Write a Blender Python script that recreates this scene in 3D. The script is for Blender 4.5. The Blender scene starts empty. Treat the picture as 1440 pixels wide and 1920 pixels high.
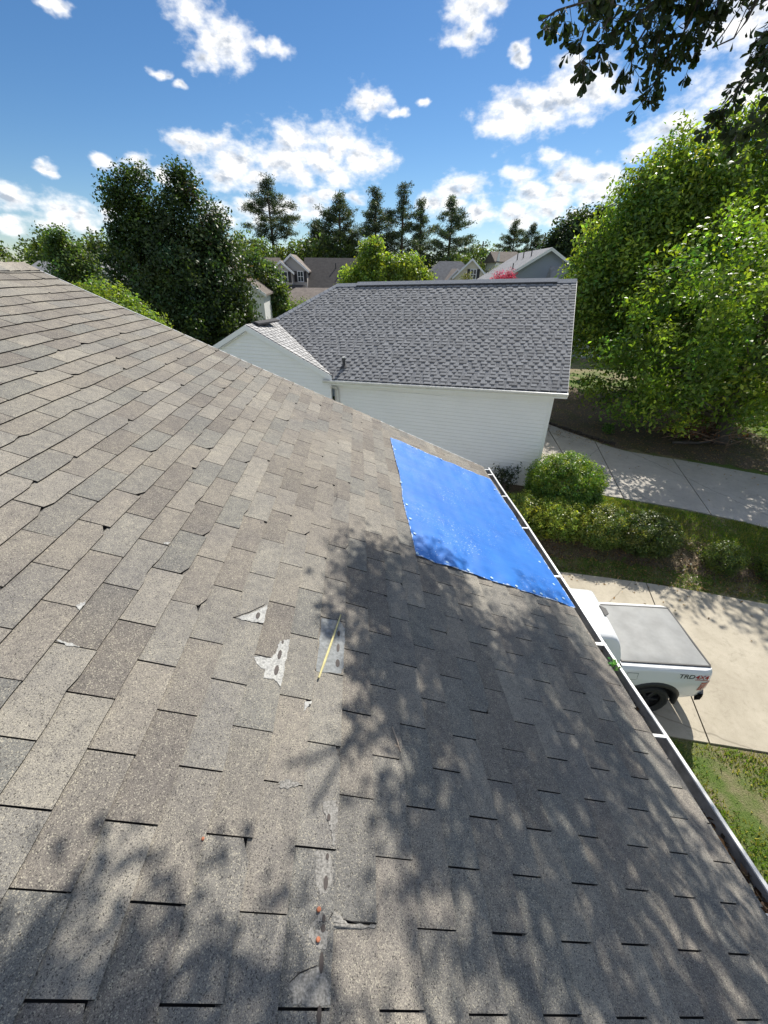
import bpy, bmesh, math, random
import numpy as np
from mathutils import Vector, Matrix, noise as mnoise

# ------------------------------------------------------------------ camera, sky, sun, exposure
scene = bpy.context.scene
COL = scene.collection
CAM_Z = 7.0
YAW, PITCH, ROLL = 0.0605, 0.5331, 0.0115
SUN_AZ, SUN_EL = math.radians(31.0), math.radians(45.0)

cam_data = bpy.data.cameras.new("camera")
cam_data.sensor_fit = 'HORIZONTAL'
cam_data.sensor_width = 36.0
cam_data.lens = 36.0 * 768.84 / 1440.0
cam_data.clip_start = 0.05
cam_data.clip_end = 3000.0
cam = bpy.data.objects.new("camera", cam_data)
COL.objects.link(cam)
_f0 = Vector((math.sin(YAW), math.cos(YAW), 0)); _r = Vector((math.cos(YAW), -math.sin(YAW), 0)); _u0 = Vector((0, 0, 1))
_f = _f0 * math.cos(PITCH) - _u0 * math.sin(PITCH)
_u = _u0 * math.cos(PITCH) + _f0 * math.sin(PITCH)
_r2 = _r * math.cos(ROLL) + _u * math.sin(ROLL)
_u2 = _u * math.cos(ROLL) - _r * math.sin(ROLL)
cam.matrix_world = Matrix(((_r2.x, _u2.x, -_f.x, 0), (_r2.y, _u2.y, -_f.y, 0), (_r2.z, _u2.z, -_f.z, CAM_Z), (0, 0, 0, 1)))
scene.camera = cam

world = bpy.data.worlds.new("World")
scene.world = world
world.use_nodes = True
SKY_STRENGTH = 0.080
SKY_AIR, SKY_DUST, SKY_OZONE, SKY_ALT, SKY_SAT = 1.0, 0.1, 5.0, 600, 1.15
CLOUD_LIT, CLOUD_GREY = (11.4, 11.4, 11.4, 1), (5.0, 5.6, 6.5, 1)
SUN_STRENGTH = 4.7
vs = scene.view_settings
vs.view_transform = 'Standard'; vs.look = 'None'; vs.gamma = 1.0; vs.use_curve_mapping = False
vs.exposure = 0.38

sun_data = bpy.data.lights.new("sun", 'SUN')
sun_data.energy = SUN_STRENGTH
sun_data.angle = math.radians(0.45)
sun_data.color = (1.0, 0.95, 0.86)
sun = bpy.data.objects.new("sun", sun_data)
COL.objects.link(sun)
SUN_DIR = Vector((math.sin(SUN_AZ) * math.cos(SUN_EL), math.cos(SUN_AZ) * math.cos(SUN_EL), math.sin(SUN_EL)))
sun.rotation_euler = SUN_DIR.to_track_quat('Z', 'Y').to_euler()
sun.location = SUN_DIR * 60

# clouds: azimuth, stretched elevation, radius of the puffs that make up each cumulus
KE = 1.7
CL = [(0.621, 0.392, 0.072), (0.39, 0.438, 0.055), (0.273, 0.387, 0.052), (-0.217, 0.521, 0.051), (-0.143, 0.291, 0.048), (-0.223, 0.284, 0.047), (0.588, 0.509, 0.046), (0.54, 0.339, 0.043), (-0.114, 0.336, 0.042), (-0.035, 0.34, 0.042), (-0.069, 0.295, 0.041), (0.015, 0.299, 0.041), (-0.195, 0.242, 0.039), (0.303, 0.257, 0.039), (-0.254, 0.237, 0.038), (-0.579, 0.157, 0.038), (0.377, 0.253, 0.038), (0.214, 0.231, 0.036), (0.412, 0.25, 0.035), (0.333, 0.21, 0.035), (0.45, 0.247, 0.034), (0.392, 0.207, 0.034), (0.024, 0.432, 0.033), (0.449, 0.204, 0.033), (0.151, 0.186, 0.032), (0.185, 0.186, 0.032), (0.192, 0.558, 0.031), (-0.037, 0.258, 0.031), (0.189, 0.597, 0.03), (-0.108, 0.255, 0.03), (0.239, 0.164, 0.03), (-0.084, 0.174, 0.03), (0.305, 0.163, 0.029), (0.325, 0.148, 0.029), (-0.182, 0.169, 0.029), (-0.133, 0.172, 0.029), (0.184, 0.231, 0.028), (0.369, 0.161, 0.028), (0.425, 0.145, 0.028), (-0.285, 0.309, 0.027), (0.472, 0.143, 0.027), (-0.204, 0.154, 0.027), (-0.261, 0.567, 0.026), (-0.514, 0.147, 0.026), (-0.263, 0.151, 0.026), (-0.376, 0.259, 0.025), (0.487, 0.292, 0.025), (0.508, 0.31, 0.025), (-0.428, 0.258, 0.024), (-0.449, 0.129, 0.024), (0.362, 0.302, 0.024), (-0.093, 0.202, 0.024), (-0.05, 0.204, 0.024), (-0.007, 0.205, 0.024), (-0.489, 0.125, 0.023), (-0.527, 0.122, 0.022), (-0.126, 0.521, 0.021), (-0.484, 0.101, 0.021), (-0.164, 0.524, 0.02), (0.36, 0.494, 0.02), (-0.585, 0.092, 0.02), (-0.536, 0.096, 0.02), (-0.252, 0.479, 0.019), (-0.229, 0.478, 0.019), (-0.379, 0.23, 0.019), (-0.339, 0.235, 0.019), (-0.63, 0.088, 0.019), (0.223, 0.604, 0.016), (-0.309, 0.323, 0.016), (-0.457, 0.531, 0.014), (-0.441, 0.536, 0.014), (0.068, 0.407, 0.014), (0.084, 0.407, 0.014), (0.124, 0.425, 0.011), (-0.511, 0.228, 0.01), (-0.524, 0.226, 0.009), (-0.323, 0.449, 0.008), (-0.314, 0.451, 0.008), (-0.293, 0.434, 0.008), (0.281, 0.52, 0.008), (0.283, 0.505, 0.008)]
CL += [(0.258, 0.38, 0.036), (0.293, 0.395, 0.045), (0.331, 0.408, 0.05), (0.367, 0.426, 0.047), (0.403, 0.436, 0.04), (0.434, 0.442, 0.02)]

def build_sky():
    nt = world.node_tree; nt.nodes.clear()
    N = nt.nodes.new; L = nt.links.new
    def math_(op, a, b=None, c=None, clamp=False):
        n = N('ShaderNodeMath'); n.operation = op; n.use_clamp = clamp
        for i, v in enumerate((a, b, c)):
            if v is None: continue
            if isinstance(v, (int, float)): n.inputs[i].default_value = v
            else: L(v, n.inputs[i])
        return n.outputs[0]
    def smooth(v, lo, hi, a=0.0, b=1.0):
        n = N('ShaderNodeMapRange'); n.interpolation_type = 'SMOOTHSTEP'; L(v, n.inputs[0])
        for i, k in enumerate((lo, hi, a, b)): n.inputs[i + 1].default_value = k
        return n.outputs[0]
    sky = N('ShaderNodeTexSky'); sky.sky_type = 'NISHITA'; sky.sun_disc = False
    sky.sun_elevation = SUN_EL; sky.sun_rotation = SUN_AZ
    sky.air_density = SKY_AIR; sky.dust_density = SKY_DUST; sky.ozone_density = SKY_OZONE; sky.altitude = SKY_ALT
    tc = N('ShaderNodeTexCoord')
    sep = N('ShaderNodeSeparateXYZ'); L(tc.outputs['Generated'], sep.inputs[0])
    az = math_('ARCTAN2', sep.outputs[0], sep.outputs[1])
    el = math_('ARCSINE', sep.outputs[2])
    comb = N('ShaderNodeCombineXYZ'); L(az, comb.inputs[0]); L(math_('MULTIPLY', el, KE), comb.inputs[1])
    def noise(scale, detail, rough, z=0.0, col=False, dx=0.0, dy=0.0):
        mp = N('ShaderNodeVectorMath'); mp.operation = 'ADD'; mp.inputs[1].default_value = (z + dx, z * .7 + dy, z); L(comb.outputs[0], mp.inputs[0])
        n = N('ShaderNodeTexNoise'); n.noise_dimensions = '2D'; n.inputs['Scale'].default_value = scale
        n.inputs['Detail'].default_value = detail; n.inputs['Roughness'].default_value = rough
        L(mp.outputs[0], n.inputs['Vector']); return n.outputs['Color' if col else 'Fac']
    # warp the angles so that the outlines billow
    wv = N('ShaderNodeVectorMath'); wv.operation = 'MULTIPLY_ADD'; L(noise(15, 3, .55, 1.3, True), wv.inputs[0]); wv.inputs[1].default_value = (.05, .05, 0)
    off = N('ShaderNodeVectorMath'); off.operation = 'SUBTRACT'; L(comb.outputs[0], off.inputs[0]); off.inputs[1].default_value = (.025, .025, 0)
    L(off.outputs[0], wv.inputs[2])
    dens = None
    for rc in (.012, .02, .032, .048, .07):
        dmin = None
        for (a0, e0, r) in CL:
            if min((.012, .02, .032, .048, .07), key=lambda k: abs(math.log(k / r))) != rc: continue
            d = N('ShaderNodeVectorMath'); d.operation = 'DISTANCE'; L(wv.outputs[0], d.inputs[0]); d.inputs[1].default_value = (a0, e0, 0)
            dmin = d.outputs['Value'] if dmin is None else math_('SMOOTH_MIN', dmin, d.outputs['Value'], .35 * rc)
        b = math_('MULTIPLY_ADD', dmin, -1.0 / (rc * 1.12), 1.0)
        dens = b if dens is None else math_('SMOOTH_MAX', dens, b, 0.35)
    # the same cumulus goes on all round, beyond what the camera sees
    big = noise(3.4, 2, .5, 4.4)
    outside = math_('GREATER_THAN', math_('ABSOLUTE', math_('SUBTRACT', az, .05)), .80)
    gen = math_('MULTIPLY_ADD', big, 7.0, -3.75)
    gen = math_('MINIMUM', gen, math_('MULTIPLY_ADD', outside, 4.0, -3.0))
    gen2 = math_('MULTIPLY_ADD', big, 7.0, -3.75)
    gen2 = math_('MINIMUM', gen2, smooth(el, .38, .55, -3.0, 1.0))
    dens = math_('MAXIMUM', dens, math_('MAXIMUM', gen, gen2))
    dens = math_('MAXIMUM', dens, -1.5)
    fb = noise(27, 7, .58, 3.1)
    fs = noise(27, 4, .58, 3.1, dx=.012, dy=.022)          # the same billows a little nearer the sun
    dd = math_('ADD', math_('MULTIPLY', dens, 1.2), math_('MULTIPLY', math_('SUBTRACT', fb, .5), 2.1))
    cover = smooth(dd, -.34, .95)
    # billows turned from the sun and thick cores are greyer than the thin, backlit rims
    relief = math_('MULTIPLY', math_('SUBTRACT', fs, fb), 3.4)
    lump = noise(11, 3, .5, 12.0)
    core = math_('MULTIPLY', smooth(dd, .3, 1.5), math_('MULTIPLY_ADD', lump, 2.0, -.55))
    shade = math_('ADD', core, math_('MULTIPLY', relief, smooth(dd, .1, .8)), clamp=True)
    cc = N('ShaderNodeMix'); cc.data_type = 'RGBA'
    cc.inputs[6].default_value = CLOUD_LIT; cc.inputs[7].default_value = CLOUD_GREY
    L(shade, cc.inputs[0])
    hue = N('ShaderNodeHueSaturation'); hue.inputs['Saturation'].default_value = SKY_SAT; hue.inputs['Value'].default_value = 1.0
    L(sky.outputs[0], hue.inputs['Color'])
    m1 = N('ShaderNodeMix'); m1.data_type = 'RGBA'; L(cover, m1.inputs[0]); L(hue.outputs[0], m1.inputs[6]); L(cc.outputs[2], m1.inputs[7])
    bg = N('ShaderNodeBackground'); L(m1.outputs[2], bg.inputs[0]); bg.inputs[1].default_value = SKY_STRENGTH
    out = N('ShaderNodeOutputWorld'); L(bg.outputs[0], out.inputs[0])
build_sky()
world.cycles.sampling_method = 'MANUAL'
world.cycles.sample_map_resolution = 512
scene.cycles.max_bounces = 6
scene.cycles.diffuse_bounces = 3
scene.cycles.glossy_bounces = 2
scene.cycles.transmission_bounces = 4
scene.cycles.caustics_reflective = False
scene.cycles.caustics_refractive = False

# ------------------------------------------------------------------ helpers
def material(name):
    m = bpy.data.materials.new(name); m.use_nodes = True
    nt = m.node_tree; nt.nodes.clear()
    out = nt.nodes.new('ShaderNodeOutputMaterial')
    p = nt.nodes.new('ShaderNodeBsdfPrincipled')
    nt.links.new(p.outputs[0], out.inputs[0])
    return m, nt, p, out

def noise_node(nt, scale, detail=3, rough=.55, vec=None, dist=0.0):
    n = nt.nodes.new('ShaderNodeTexNoise')
    n.inputs['Scale'].default_value = scale; n.inputs['Detail'].default_value = detail
    n.inputs['Roughness'].default_value = rough; n.inputs['Distortion'].default_value = dist
    if vec is not None: nt.links.new(vec, n.inputs['Vector'])
    return n.outputs['Fac']

def noise_col(nt, scale, vec):
    n = nt.nodes.new('ShaderNodeTexNoise'); n.inputs['Scale'].default_value = scale; nt.links.new(vec, n.inputs['Vector'])
    return n.outputs['Color']

def ramp(nt, fac, stops):
    r = nt.nodes.new('ShaderNodeValToRGB'); nt.links.new(fac, r.inputs[0])
    e = r.color_ramp.elements
    while len(e) > len(stops): e.remove(e[-1])
    while len(e) < len(stops): e.new(0.5)
    for el_, (pos, c) in zip(e, stops):
        el_.position = pos; el_.color = (*c, 1) if len(c) == 3 else c
    return r.outputs[0]

def mixc(nt, fac, a, b, mode='MIX'):
    n = nt.nodes.new('ShaderNodeMix'); n.data_type = 'RGBA'; n.blend_type = mode
    for idx, v in ((0, fac), (6, a), (7, b)):
        if isinstance(v, (int, float)): n.inputs[idx].default_value = v
        elif isinstance(v, (tuple, list)): n.inputs[idx].default_value = (*v, 1) if len(v) == 3 else v
        else: nt.links.new(v, n.inputs[idx])
    return n.outputs[2]

def mapr(nt, v, a, b, c=0.0, d=1.0):
    n = nt.nodes.new('ShaderNodeMapRange'); nt.links.new(v, n.inputs[0])
    for i, k in enumerate((a, b, c, d)): n.inputs[i + 1].default_value = k
    return n.outputs[0]

def objvec(nt):
    return nt.nodes.new('ShaderNodeTexCoord').outputs['Object']

def worldvec(nt):
    return nt.nodes.new('ShaderNodeNewGeometry').outputs['Position']

def bump(nt, p, h, strength, dist):
    b = nt.nodes.new('ShaderNodeBump'); b.inputs['Strength'].default_value = strength; b.inputs['Distance'].default_value = dist
    nt.links.new(h, b.inputs['Height']); nt.links.new(b.outputs[0], p.inputs['Normal'])

def plain(name, c, rough=.6, metal=0.0, var=.12, scale=6.0, spec=.5, bumpy=0.0, coat=0.0):
    m, nt, p, out = material(name)
    v = objvec(nt)
    n1 = noise_node(nt, scale, 5, .6, v)
    lo = tuple(max(0, k * (1 - var)) for k in c); hi = tuple(min(1, k * (1 + var)) for k in c)
    nt.links.new(ramp(nt, n1, [(.3, lo), (.7, hi)]), p.inputs['Base Color'])
    p.inputs['Roughness'].default_value = rough; p.inputs['Metallic'].default_value = metal
    p.inputs['Specular IOR Level'].default_value = spec
    p.inputs['Coat Weight'].default_value = coat
    if bumpy: bump(nt, p, noise_node(nt, scale * 12, 4, .6, v), bumpy, .004)
    return m

def tinted(name, rough=.6, spec=.4, nscale=8.0, var=.18):
    m, nt, p, out = material(name)
    a = nt.nodes.new('ShaderNodeAttribute'); a.attribute_name = 'tint'
    n = noise_node(nt, nscale, 4, .6, worldvec(nt))
    f = ramp(nt, n, [(.25, (1 - var,) * 3), (.75, (1 + var,) * 3)])
    nt.links.new(mixc(nt, 1.0, a.outputs['Color'], f, 'MULTIPLY'), p.inputs['Base Color'])
    p.inputs['Roughness'].default_value = rough; p.inputs['Specular IOR Level'].default_value = spec
    return m

def leaf_material(name, rough=.42, spec=.5, trans=.4, glow=(1.5, 1.7, .6)):
    m, nt, p, out = material(name)
    a = nt.nodes.new('ShaderNodeAttribute'); a.attribute_name = 'tint'
    nt.links.new(a.outputs['Color'], p.inputs['Base Color'])
    p.inputs['Roughness'].default_value = rough; p.inputs['Specular IOR Level'].default_value = spec
    t = nt.nodes.new('ShaderNodeBsdfTranslucent')
    nt.links.new(mixc(nt, 1.0, a.outputs['Color'], (*glow, 1), 'MULTIPLY'), t.inputs[0])
    ms = nt.nodes.new('ShaderNodeMixShader'); ms.inputs[0].default_value = trans
    nt.links.new(p.outputs[0], ms.inputs[1]); nt.links.new(t.outputs[0], ms.inputs[2])
    nt.links.new(ms.outputs[0], out.inputs[0])
    return m

def tag(o, label=None, cat=None, group=None, kind=None):
    if label: o['label'] = label
    if cat: o['category'] = cat
    if group: o['group'] = group
    if kind: o['kind'] = kind
    return o

def thing(name, label, cat, loc=(0, 0, 0), rz=0.0, group=None, scale=1.0):
    o = bpy.data.objects.new(name, None); COL.objects.link(o)
    o.location = loc; o.rotation_euler = (0, 0, rz); o.scale = (scale,) * 3
    o.empty_display_size = .2
    return tag(o, label, cat, group)

def adopt(o, parent, world_coords=True):
    o.parent = parent
    if world_coords and parent.type == 'EMPTY':
        o.matrix_parent_inverse = parent.matrix_basis.inverted()

def set_tint(me, cols):
    ca = me.color_attributes.new('tint', 'FLOAT_COLOR', 'POINT')
    buf = np.ones((len(me.vertices), 4), dtype=np.float32); buf[:, :3] = cols
    ca.data.foreach_set('color', buf.ravel())

class MB:
    """collects vertices and faces, then links them as one mesh object"""
    def __init__(self): self.v = []; self.f = []; self.t = []; self.cur = None; self.m = []; self.mi = 0
    def add(self, vs_, fs_):
        b = len(self.v); self.v += [tuple(x) for x in vs_]
        self.t += [self.cur] * len(vs_)
        for f in fs_: self.f.append(tuple(i + b for i in f)); self.m.append(self.mi)
    def box(self, lo, hi):
        x0, y0, z0 = lo; x1, y1, z1 = hi
        self.add([(x0, y0, z0), (x1, y0, z0), (x1, y1, z0), (x0, y1, z0), (x0, y0, z1), (x1, y0, z1), (x1, y1, z1), (x0, y1, z1)],
                 [(0, 3, 2, 1), (4, 5, 6, 7), (0, 1, 5, 4), (1, 2, 6, 5), (2, 3, 7, 6), (3, 0, 4, 7)])
    def hexa(self, p):  # 4 bottom + 4 top points
        self.add(p, [(0, 3, 2, 1), (4, 5, 6, 7), (0, 1, 5, 4), (1, 2, 6, 5), (2, 3, 7, 6), (3, 0, 4, 7)])
    def slab(self, poly, up):  # polygon of 3D points extruded by vector
        n = len(poly); P = [Vector(q) for q in poly]; U = Vector(up)
        self.add(P + [q + U for q in P], [tuple(range(n))[::-1], tuple(range(n, 2 * n))] + [(i, (i + 1) % n, n + (i + 1) % n, n + i) for i in range(n)])
    def tube(self, path, radii, n=7, cap=True):
        P = [Vector(q) for q in path]; k = len(P); rings = []
        for i in range(k):
            d = (P[min(i + 1, k - 1)] - P[max(i - 1, 0)]).normalized()
            a = d.cross(Vector((0, 0, 1)) if abs(d.z) < .9 else Vector((1, 0, 0))).normalized(); b = d.cross(a)
            rings += [P[i] + (a * math.cos(2 * math.pi * j / n) + b * math.sin(2 * math.pi * j / n)) * radii[i] for j in range(n)]
        fs_ = [(i * n + j, i * n + (j + 1) % n, (i + 1) * n + (j + 1) % n, (i + 1) * n + j) for i in range(k - 1) for j in range(n)]
        if cap: fs_ += [tuple(range(n))[::-1], tuple(range((k - 1) * n, k * n))]
        self.add(rings, fs_)
    def grid(self, rows):  # rows of points
        n = len(rows[0]); self.add([q for r in rows for q in r], [(i * n + j, i * n + j + 1, (i + 1) * n + j + 1, (i + 1) * n + j) for i in range(len(rows) - 1) for j in range(n - 1)])
    def build(self, name, mat, parent=None, smooth=False, world_coords=True, bevel=0.0, mats=None, seg=2):
        me = bpy.data.meshes.new(name)
        me.from_pydata(self.v, [], self.f)
        if self.t and self.t[0] is not None: set_tint(me, np.array(self.t, dtype=np.float32))
        for mm in (mats or [mat]): me.materials.append(mm)
        if mats: me.polygons.foreach_set('material_index', self.m)
        if smooth: me.polygons.foreach_set('use_smooth', [True] * len(me.polygons))
        me.update()
        o = bpy.data.objects.new(name, me); COL.objects.link(o)
        if parent is not None: adopt(o, parent, world_coords)
        if bevel:
            b = o.modifiers.new('bevel', 'BEVEL'); b.width = bevel; b.segments = seg; b.limit_method = 'ANGLE'; b.angle_limit = math.radians(32)
        return o

def np_mesh(name, V, F, tint, mat, parent=None, smooth=False):
    """V (n,3), F (m,k) arrays -> one mesh object"""
    me = bpy.data.meshes.new(name)
    k = F.shape[1]
    me.vertices.add(len(V)); me.vertices.foreach_set('co', V.astype(np.float32).ravel())
    me.loops.add(F.size); me.loops.foreach_set('vertex_index', F.astype(np.int32).ravel())
    me.polygons.add(len(F)); me.polygons.foreach_set('loop_start', np.arange(0, F.size, k, dtype=np.int32))
    if smooth: me.polygons.foreach_set('use_smooth', np.ones(len(F), dtype=bool))
    me.update(calc_edges=True)
    if tint is not None: set_tint(me, tint)
    me.materials.append(mat)
    o = bpy.data.objects.new(name, me); COL.objects.link(o)
    if parent is not None: adopt(o, parent)
    return o

def unit(a): return a / np.maximum(np.linalg.norm(a, axis=-1, keepdims=True), 1e-9)

def leaf_arrays(rng, centers, per, sigma, size, tint, flat=.5, aspect=.55, center=None, outward=.6, tvar=.25, ctint=None, spread=None, hang=0.0):
    """many small folded leaves gathered round clump centres"""
    C = np.repeat(np.asarray(centers, float), per, axis=0); n = len(C)
    sg = np.asarray(sigma, float)
    P = C + np.clip(rng.normal(size=(n, 3)), -2.1, 2.1) * sg
    nr = rng.normal(size=(n, 3)) * .75; nr[:, 2] += flat
    if center is not None: nr += unit(P - np.asarray(center)) * outward
    nr = unit(nr)
    a = rng.normal(size=(n, 3)); a[:, 2] -= hang; a = unit(a - (a * nr).sum(1, keepdims=True) * nr); b = np.cross(nr, a)
    L = size * (.65 + .7 * rng.random((n, 1)))
    V = np.stack([P - a * L * .5, P + b * L * aspect * .5 + nr * L * .1, P + a * L * .5, P - b * L * aspect * .5 + nr * L * .1], 1).reshape(-1, 3)
    F = np.arange(n * 4).reshape(n, 4)
    k = len(centers)
    cv = np.repeat(1 + tvar * rng.normal(size=(k, 1)), per, axis=0)
    hue = np.repeat(rng.normal(size=(k, 1)), per, axis=0) * .09 + rng.normal(size=(n, 1)) * .08
    base = np.repeat(np.asarray(ctint, float), per, axis=0) if ctint is not None else np.asarray(tint, float)[None, :]
    T = base * np.clip(cv, .55, 1.6) * (1 + .22 * rng.normal(size=(n, 1)))
    T = T * np.concatenate([1 + hue * 1.4, 1 + hue * .3, 1 - hue], 1)
    T = np.clip(T, .004, .8)
    return V, F, np.repeat(T, 4, axis=0)

def shell(rng, n, lobes, inner=.45):
    """points spread through a union of lobes (cx,cy,cz,rx,ry,rz), denser outside"""
    lob = np.asarray(lobes, float); w = np.prod(lob[:, 3:], axis=1) ** .67; w /= w.sum()
    idx = rng.choice(len(lob), size=n, p=w)
    d = unit(rng.normal(size=(n, 3))); r = inner + (1 - inner) * rng.random((n, 1)) ** .6
    return lob[idx, :3] + d * r * lob[idx, 3:]

def hgt(x, y):
    v = y + .3 * (x - 5.0); k = min(1.0, max(0.0, (v - 8.8) / 2.7)); return .8 * k * k * (3 - 2 * k)

def loft(name, A, B, nu, nv, dz, mat, parent=None, rag=0.0, seed=1):
    """sheet between two edge polylines, draped on the terrain"""
    rr = random.Random(seed)
    def samp(poly, k):
        P = [Vector((*q, 0)) for q in poly]; ln = [0]
        for a, b in zip(P, P[1:]): ln.append(ln[-1] + (b - a).length)
        out = []
        for i in range(k):
            t = ln[-1] * i / (k - 1)
            j = max(0, min(len(P) - 2, next((q for q in range(len(ln) - 1) if ln[q + 1] >= t), len(P) - 2)))
            u = (t - ln[j]) / max(1e-6, ln[j + 1] - ln[j]); out.append(P[j].lerp(P[j + 1], u))
        return out
    a = samp(A, nu); b = samp(B, nu); m = MB(); rows = []
    for i in range(nu):
        row = []
        ra, rb = (rr.uniform(-rag, rag), rr.uniform(-rag, rag)) if rag else (0, 0)
        for j in range(nv):
            t = j / (nv - 1); q = a[i].lerp(b[i], t)
            q = q + (b[i] - a[i]).normalized() * (ra * (1 - t) - rb * t)
            row.append((q.x, q.y, hgt(q.x, q.y) + dz))
        rows.append(row)
    m.grid(rows)
    return m.build(name, mat, parent)

# ------------------------------------------------------------------ materials
def mk_shingle():
    m, nt, p, out = material('weathered_shingle')
    a = nt.nodes.new('ShaderNodeAttribute'); a.attribute_name = 'tint'
    v = worldvec(nt)
    g1 = noise_node(nt, 520, 2, .7, v)
    vo = nt.nodes.new('ShaderNodeTexVoronoi'); vo.inputs['Scale'].default_value = 400; nt.links.new(v, vo.inputs['Vector'])
    g2 = noise_node(nt, 26, 4, .6, v)
    g3 = noise_node(nt, 2.6, 4, .6, v, .6)
    gr_ = ramp(nt, g1, [(.30, (.48, .48, .48)), (.5, (1.0, 1.0, .99)), (.72, (1.75, 1.72, 1.58))])
    c = mixc(nt, 1.0, a.outputs['Color'], gr_, 'MULTIPLY')
    sep = nt.nodes.new('ShaderNodeSeparateColor'); nt.links.new(vo.outputs['Color'], sep.inputs[0])
    spk = mapr(nt, sep.outputs[0], .80, .97)
    c = mixc(nt, spk, c, (.42, .39, .32))
    drk = mapr(nt, sep.outputs[1], .84, .97)
    c = mixc(nt, drk, c, (.075, .07, .065))
    c = mixc(nt, 1.0, c, ramp(nt, g2, [(.3, (.84, .84, .85)), (.7, (1.14, 1.13, 1.1))]), 'MULTIPLY')
    c = mixc(nt, 1.0, c, ramp(nt, g3, [(.3, (.86, .86, .88)), (.7, (1.13, 1.12, 1.08))]), 'MULTIPLY')
    nt.links.new(c, p.inputs['Base Color'])
    p.inputs['Roughness'].default_value = .9; p.inputs['Specular IOR Level'].default_value = .25
    bump(nt, p, g1, .55, .0025)
    return m
M = {}
M['shingle'] = mk_shingle()
M['asphalt_edge'] = plain('asphalt_edge', (.016, .015, .015), .9, var=.3, scale=60)
M['bare'] = None
def mk_bare():
    m, nt, p, out = material('bare_fibreglass')
    v = worldvec(nt)
    n = noise_node(nt, 140, 4, .65, v); n2 = noise_node(nt, 30, 3, .6, v)
    c = ramp(nt, n, [(.30, (.24, .235, .225)), (.5, (.43, .425, .40)), (.7, (.60, .595, .56))])
    c = mixc(nt, 1.0, c, ramp(nt, n2, [(.3, (.8, .8, .82)), (.7, (1.1, 1.1, 1.08))]), 'MULTIPLY')
    nt.links.new(c, p.inputs['Base Color']); p.inputs['Roughness'].default_value = .9
    bump(nt, p, n, .5, .003); return m
M['bare'] = mk_bare()
M['bare_blue'] = plain('bare_underlay', (.25, .26, .26), .9, var=.3, scale=70, bumpy=.3)
M['bare_dim'] = plain('worn_granules', (.275, .262, .24), .9, var=.6, scale=170, bumpy=.5)
M['tar'] = plain('tar', (.06, .047, .042), .7, var=.3, scale=40)
M['rust'] = plain('rusty_nail', (.45, .15, .07), .6, var=.3, scale=80)
M['white_metal'] = plain('white_metal', (.72, .72, .70), .38, var=.08, scale=4)
M['gutter_inside'] = plain('gutter_dirt', (.30, .295, .285), .7, var=.5, scale=9, bumpy=.3)
M['white_paint'] = plain('white_paint', (.80, .80, .79), .5, var=.04, scale=3)
def mk_siding(name, c, dirt):
    m, nt, p, out = material(name)
    v = worldvec(nt)
    n = noise_node(nt, 1.6, 5, .6, v); n2 = noise_node(nt, 14, 4, .6, v)
    cc = ramp(nt, n, [(.35, tuple(k * .965 for k in c)), (.7, c)])
    cc = mixc(nt, mapr(nt, n2, .52, .8, 0, dirt), cc, tuple(k * s for k, s in zip(c, (.86, .82, .72))))
    nt.links.new(cc, p.inputs['Base Color']); p.inputs['Roughness'].default_value = .42
    return m
M['siding'] = mk_siding('white_vinyl', (.88, .885, .885), .3)
M['trim'] = mk_siding('white_trim', (.84, .85, .86), .2)
M['roof_grey'] = tinted('grey_laminate_shingle', .92, .2, 25, .22)
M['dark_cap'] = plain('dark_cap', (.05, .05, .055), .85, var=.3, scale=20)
M['bark'] = plain('bark', (.10, .085, .07), .9, var=.4, scale=14, bumpy=.6)
M['pine_bark'] = plain('pine_bark', (.12, .085, .065), .9, var=.4, scale=8, bumpy=.6)
M['twig'] = plain('twig', (.13, .11, .10), .85, var=.3, scale=30)
M['leaf_oak'] = leaf_material('oak_leaf', .38, .45, .45, (1.5, 1.75, .5))
M['leaf_soft'] = leaf_material('soft_leaf', .45, .45, .45, (1.7, 1.75, .55))
M['leaf_dark'] = leaf_material('dark_glossy_leaf', .42, .4, .30, (1.4, 1.6, .5))
M['needle'] = leaf_material('pine_needle', .55, .3, .25, (1.4, 1.5, .6))
M['leaf_shrub'] = leaf_material('shrub_leaf', .38, .5, .38, (1.6, 1.7, .45))
M['bloom'] = leaf_material('pink_bloom', .6, .2, .4, (1.3, 1.0, 1.1))

# ------------------------------------------------------------------ the ground
def mk_ground():
    m, nt, p, out = material('lawn_soil')
    v = worldvec(nt)
    n1 = noise_node(nt, .35, 5, .6, v); n2 = noise_node(nt, 2.2, 6, .65, v); n3 = noise_node(nt, 45, 4, .65, v)
    grass = ramp(nt, n3, [(.3, (.05, .085, .02)), (.5, (.11, .165, .038)), (.72, (.19, .23, .07))])
    dry = ramp(nt, n3, [(.3, (.15, .115, .065)), (.55, (.30, .25, .155)), (.75, (.42, .37, .25))])
    f = nt.nodes.new('ShaderNodeMath'); f.operation = 'MULTIPLY_ADD'; nt.links.new(n2, f.inputs[0]); f.inputs[1].default_value = .6; nt.links.new(n1, f.inputs[2])
    c = mixc(nt, mapr(nt, f.outputs[0], .74, .92), grass, dry)
    nt.links.new(c, p.inputs['Base Color']); p.inputs['Roughness'].default_value = .95; p.inputs['Specular IOR Level'].default_value = .15
    bump(nt, p, n3, .8, .04); return m
M['ground'] = mk_ground()
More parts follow.
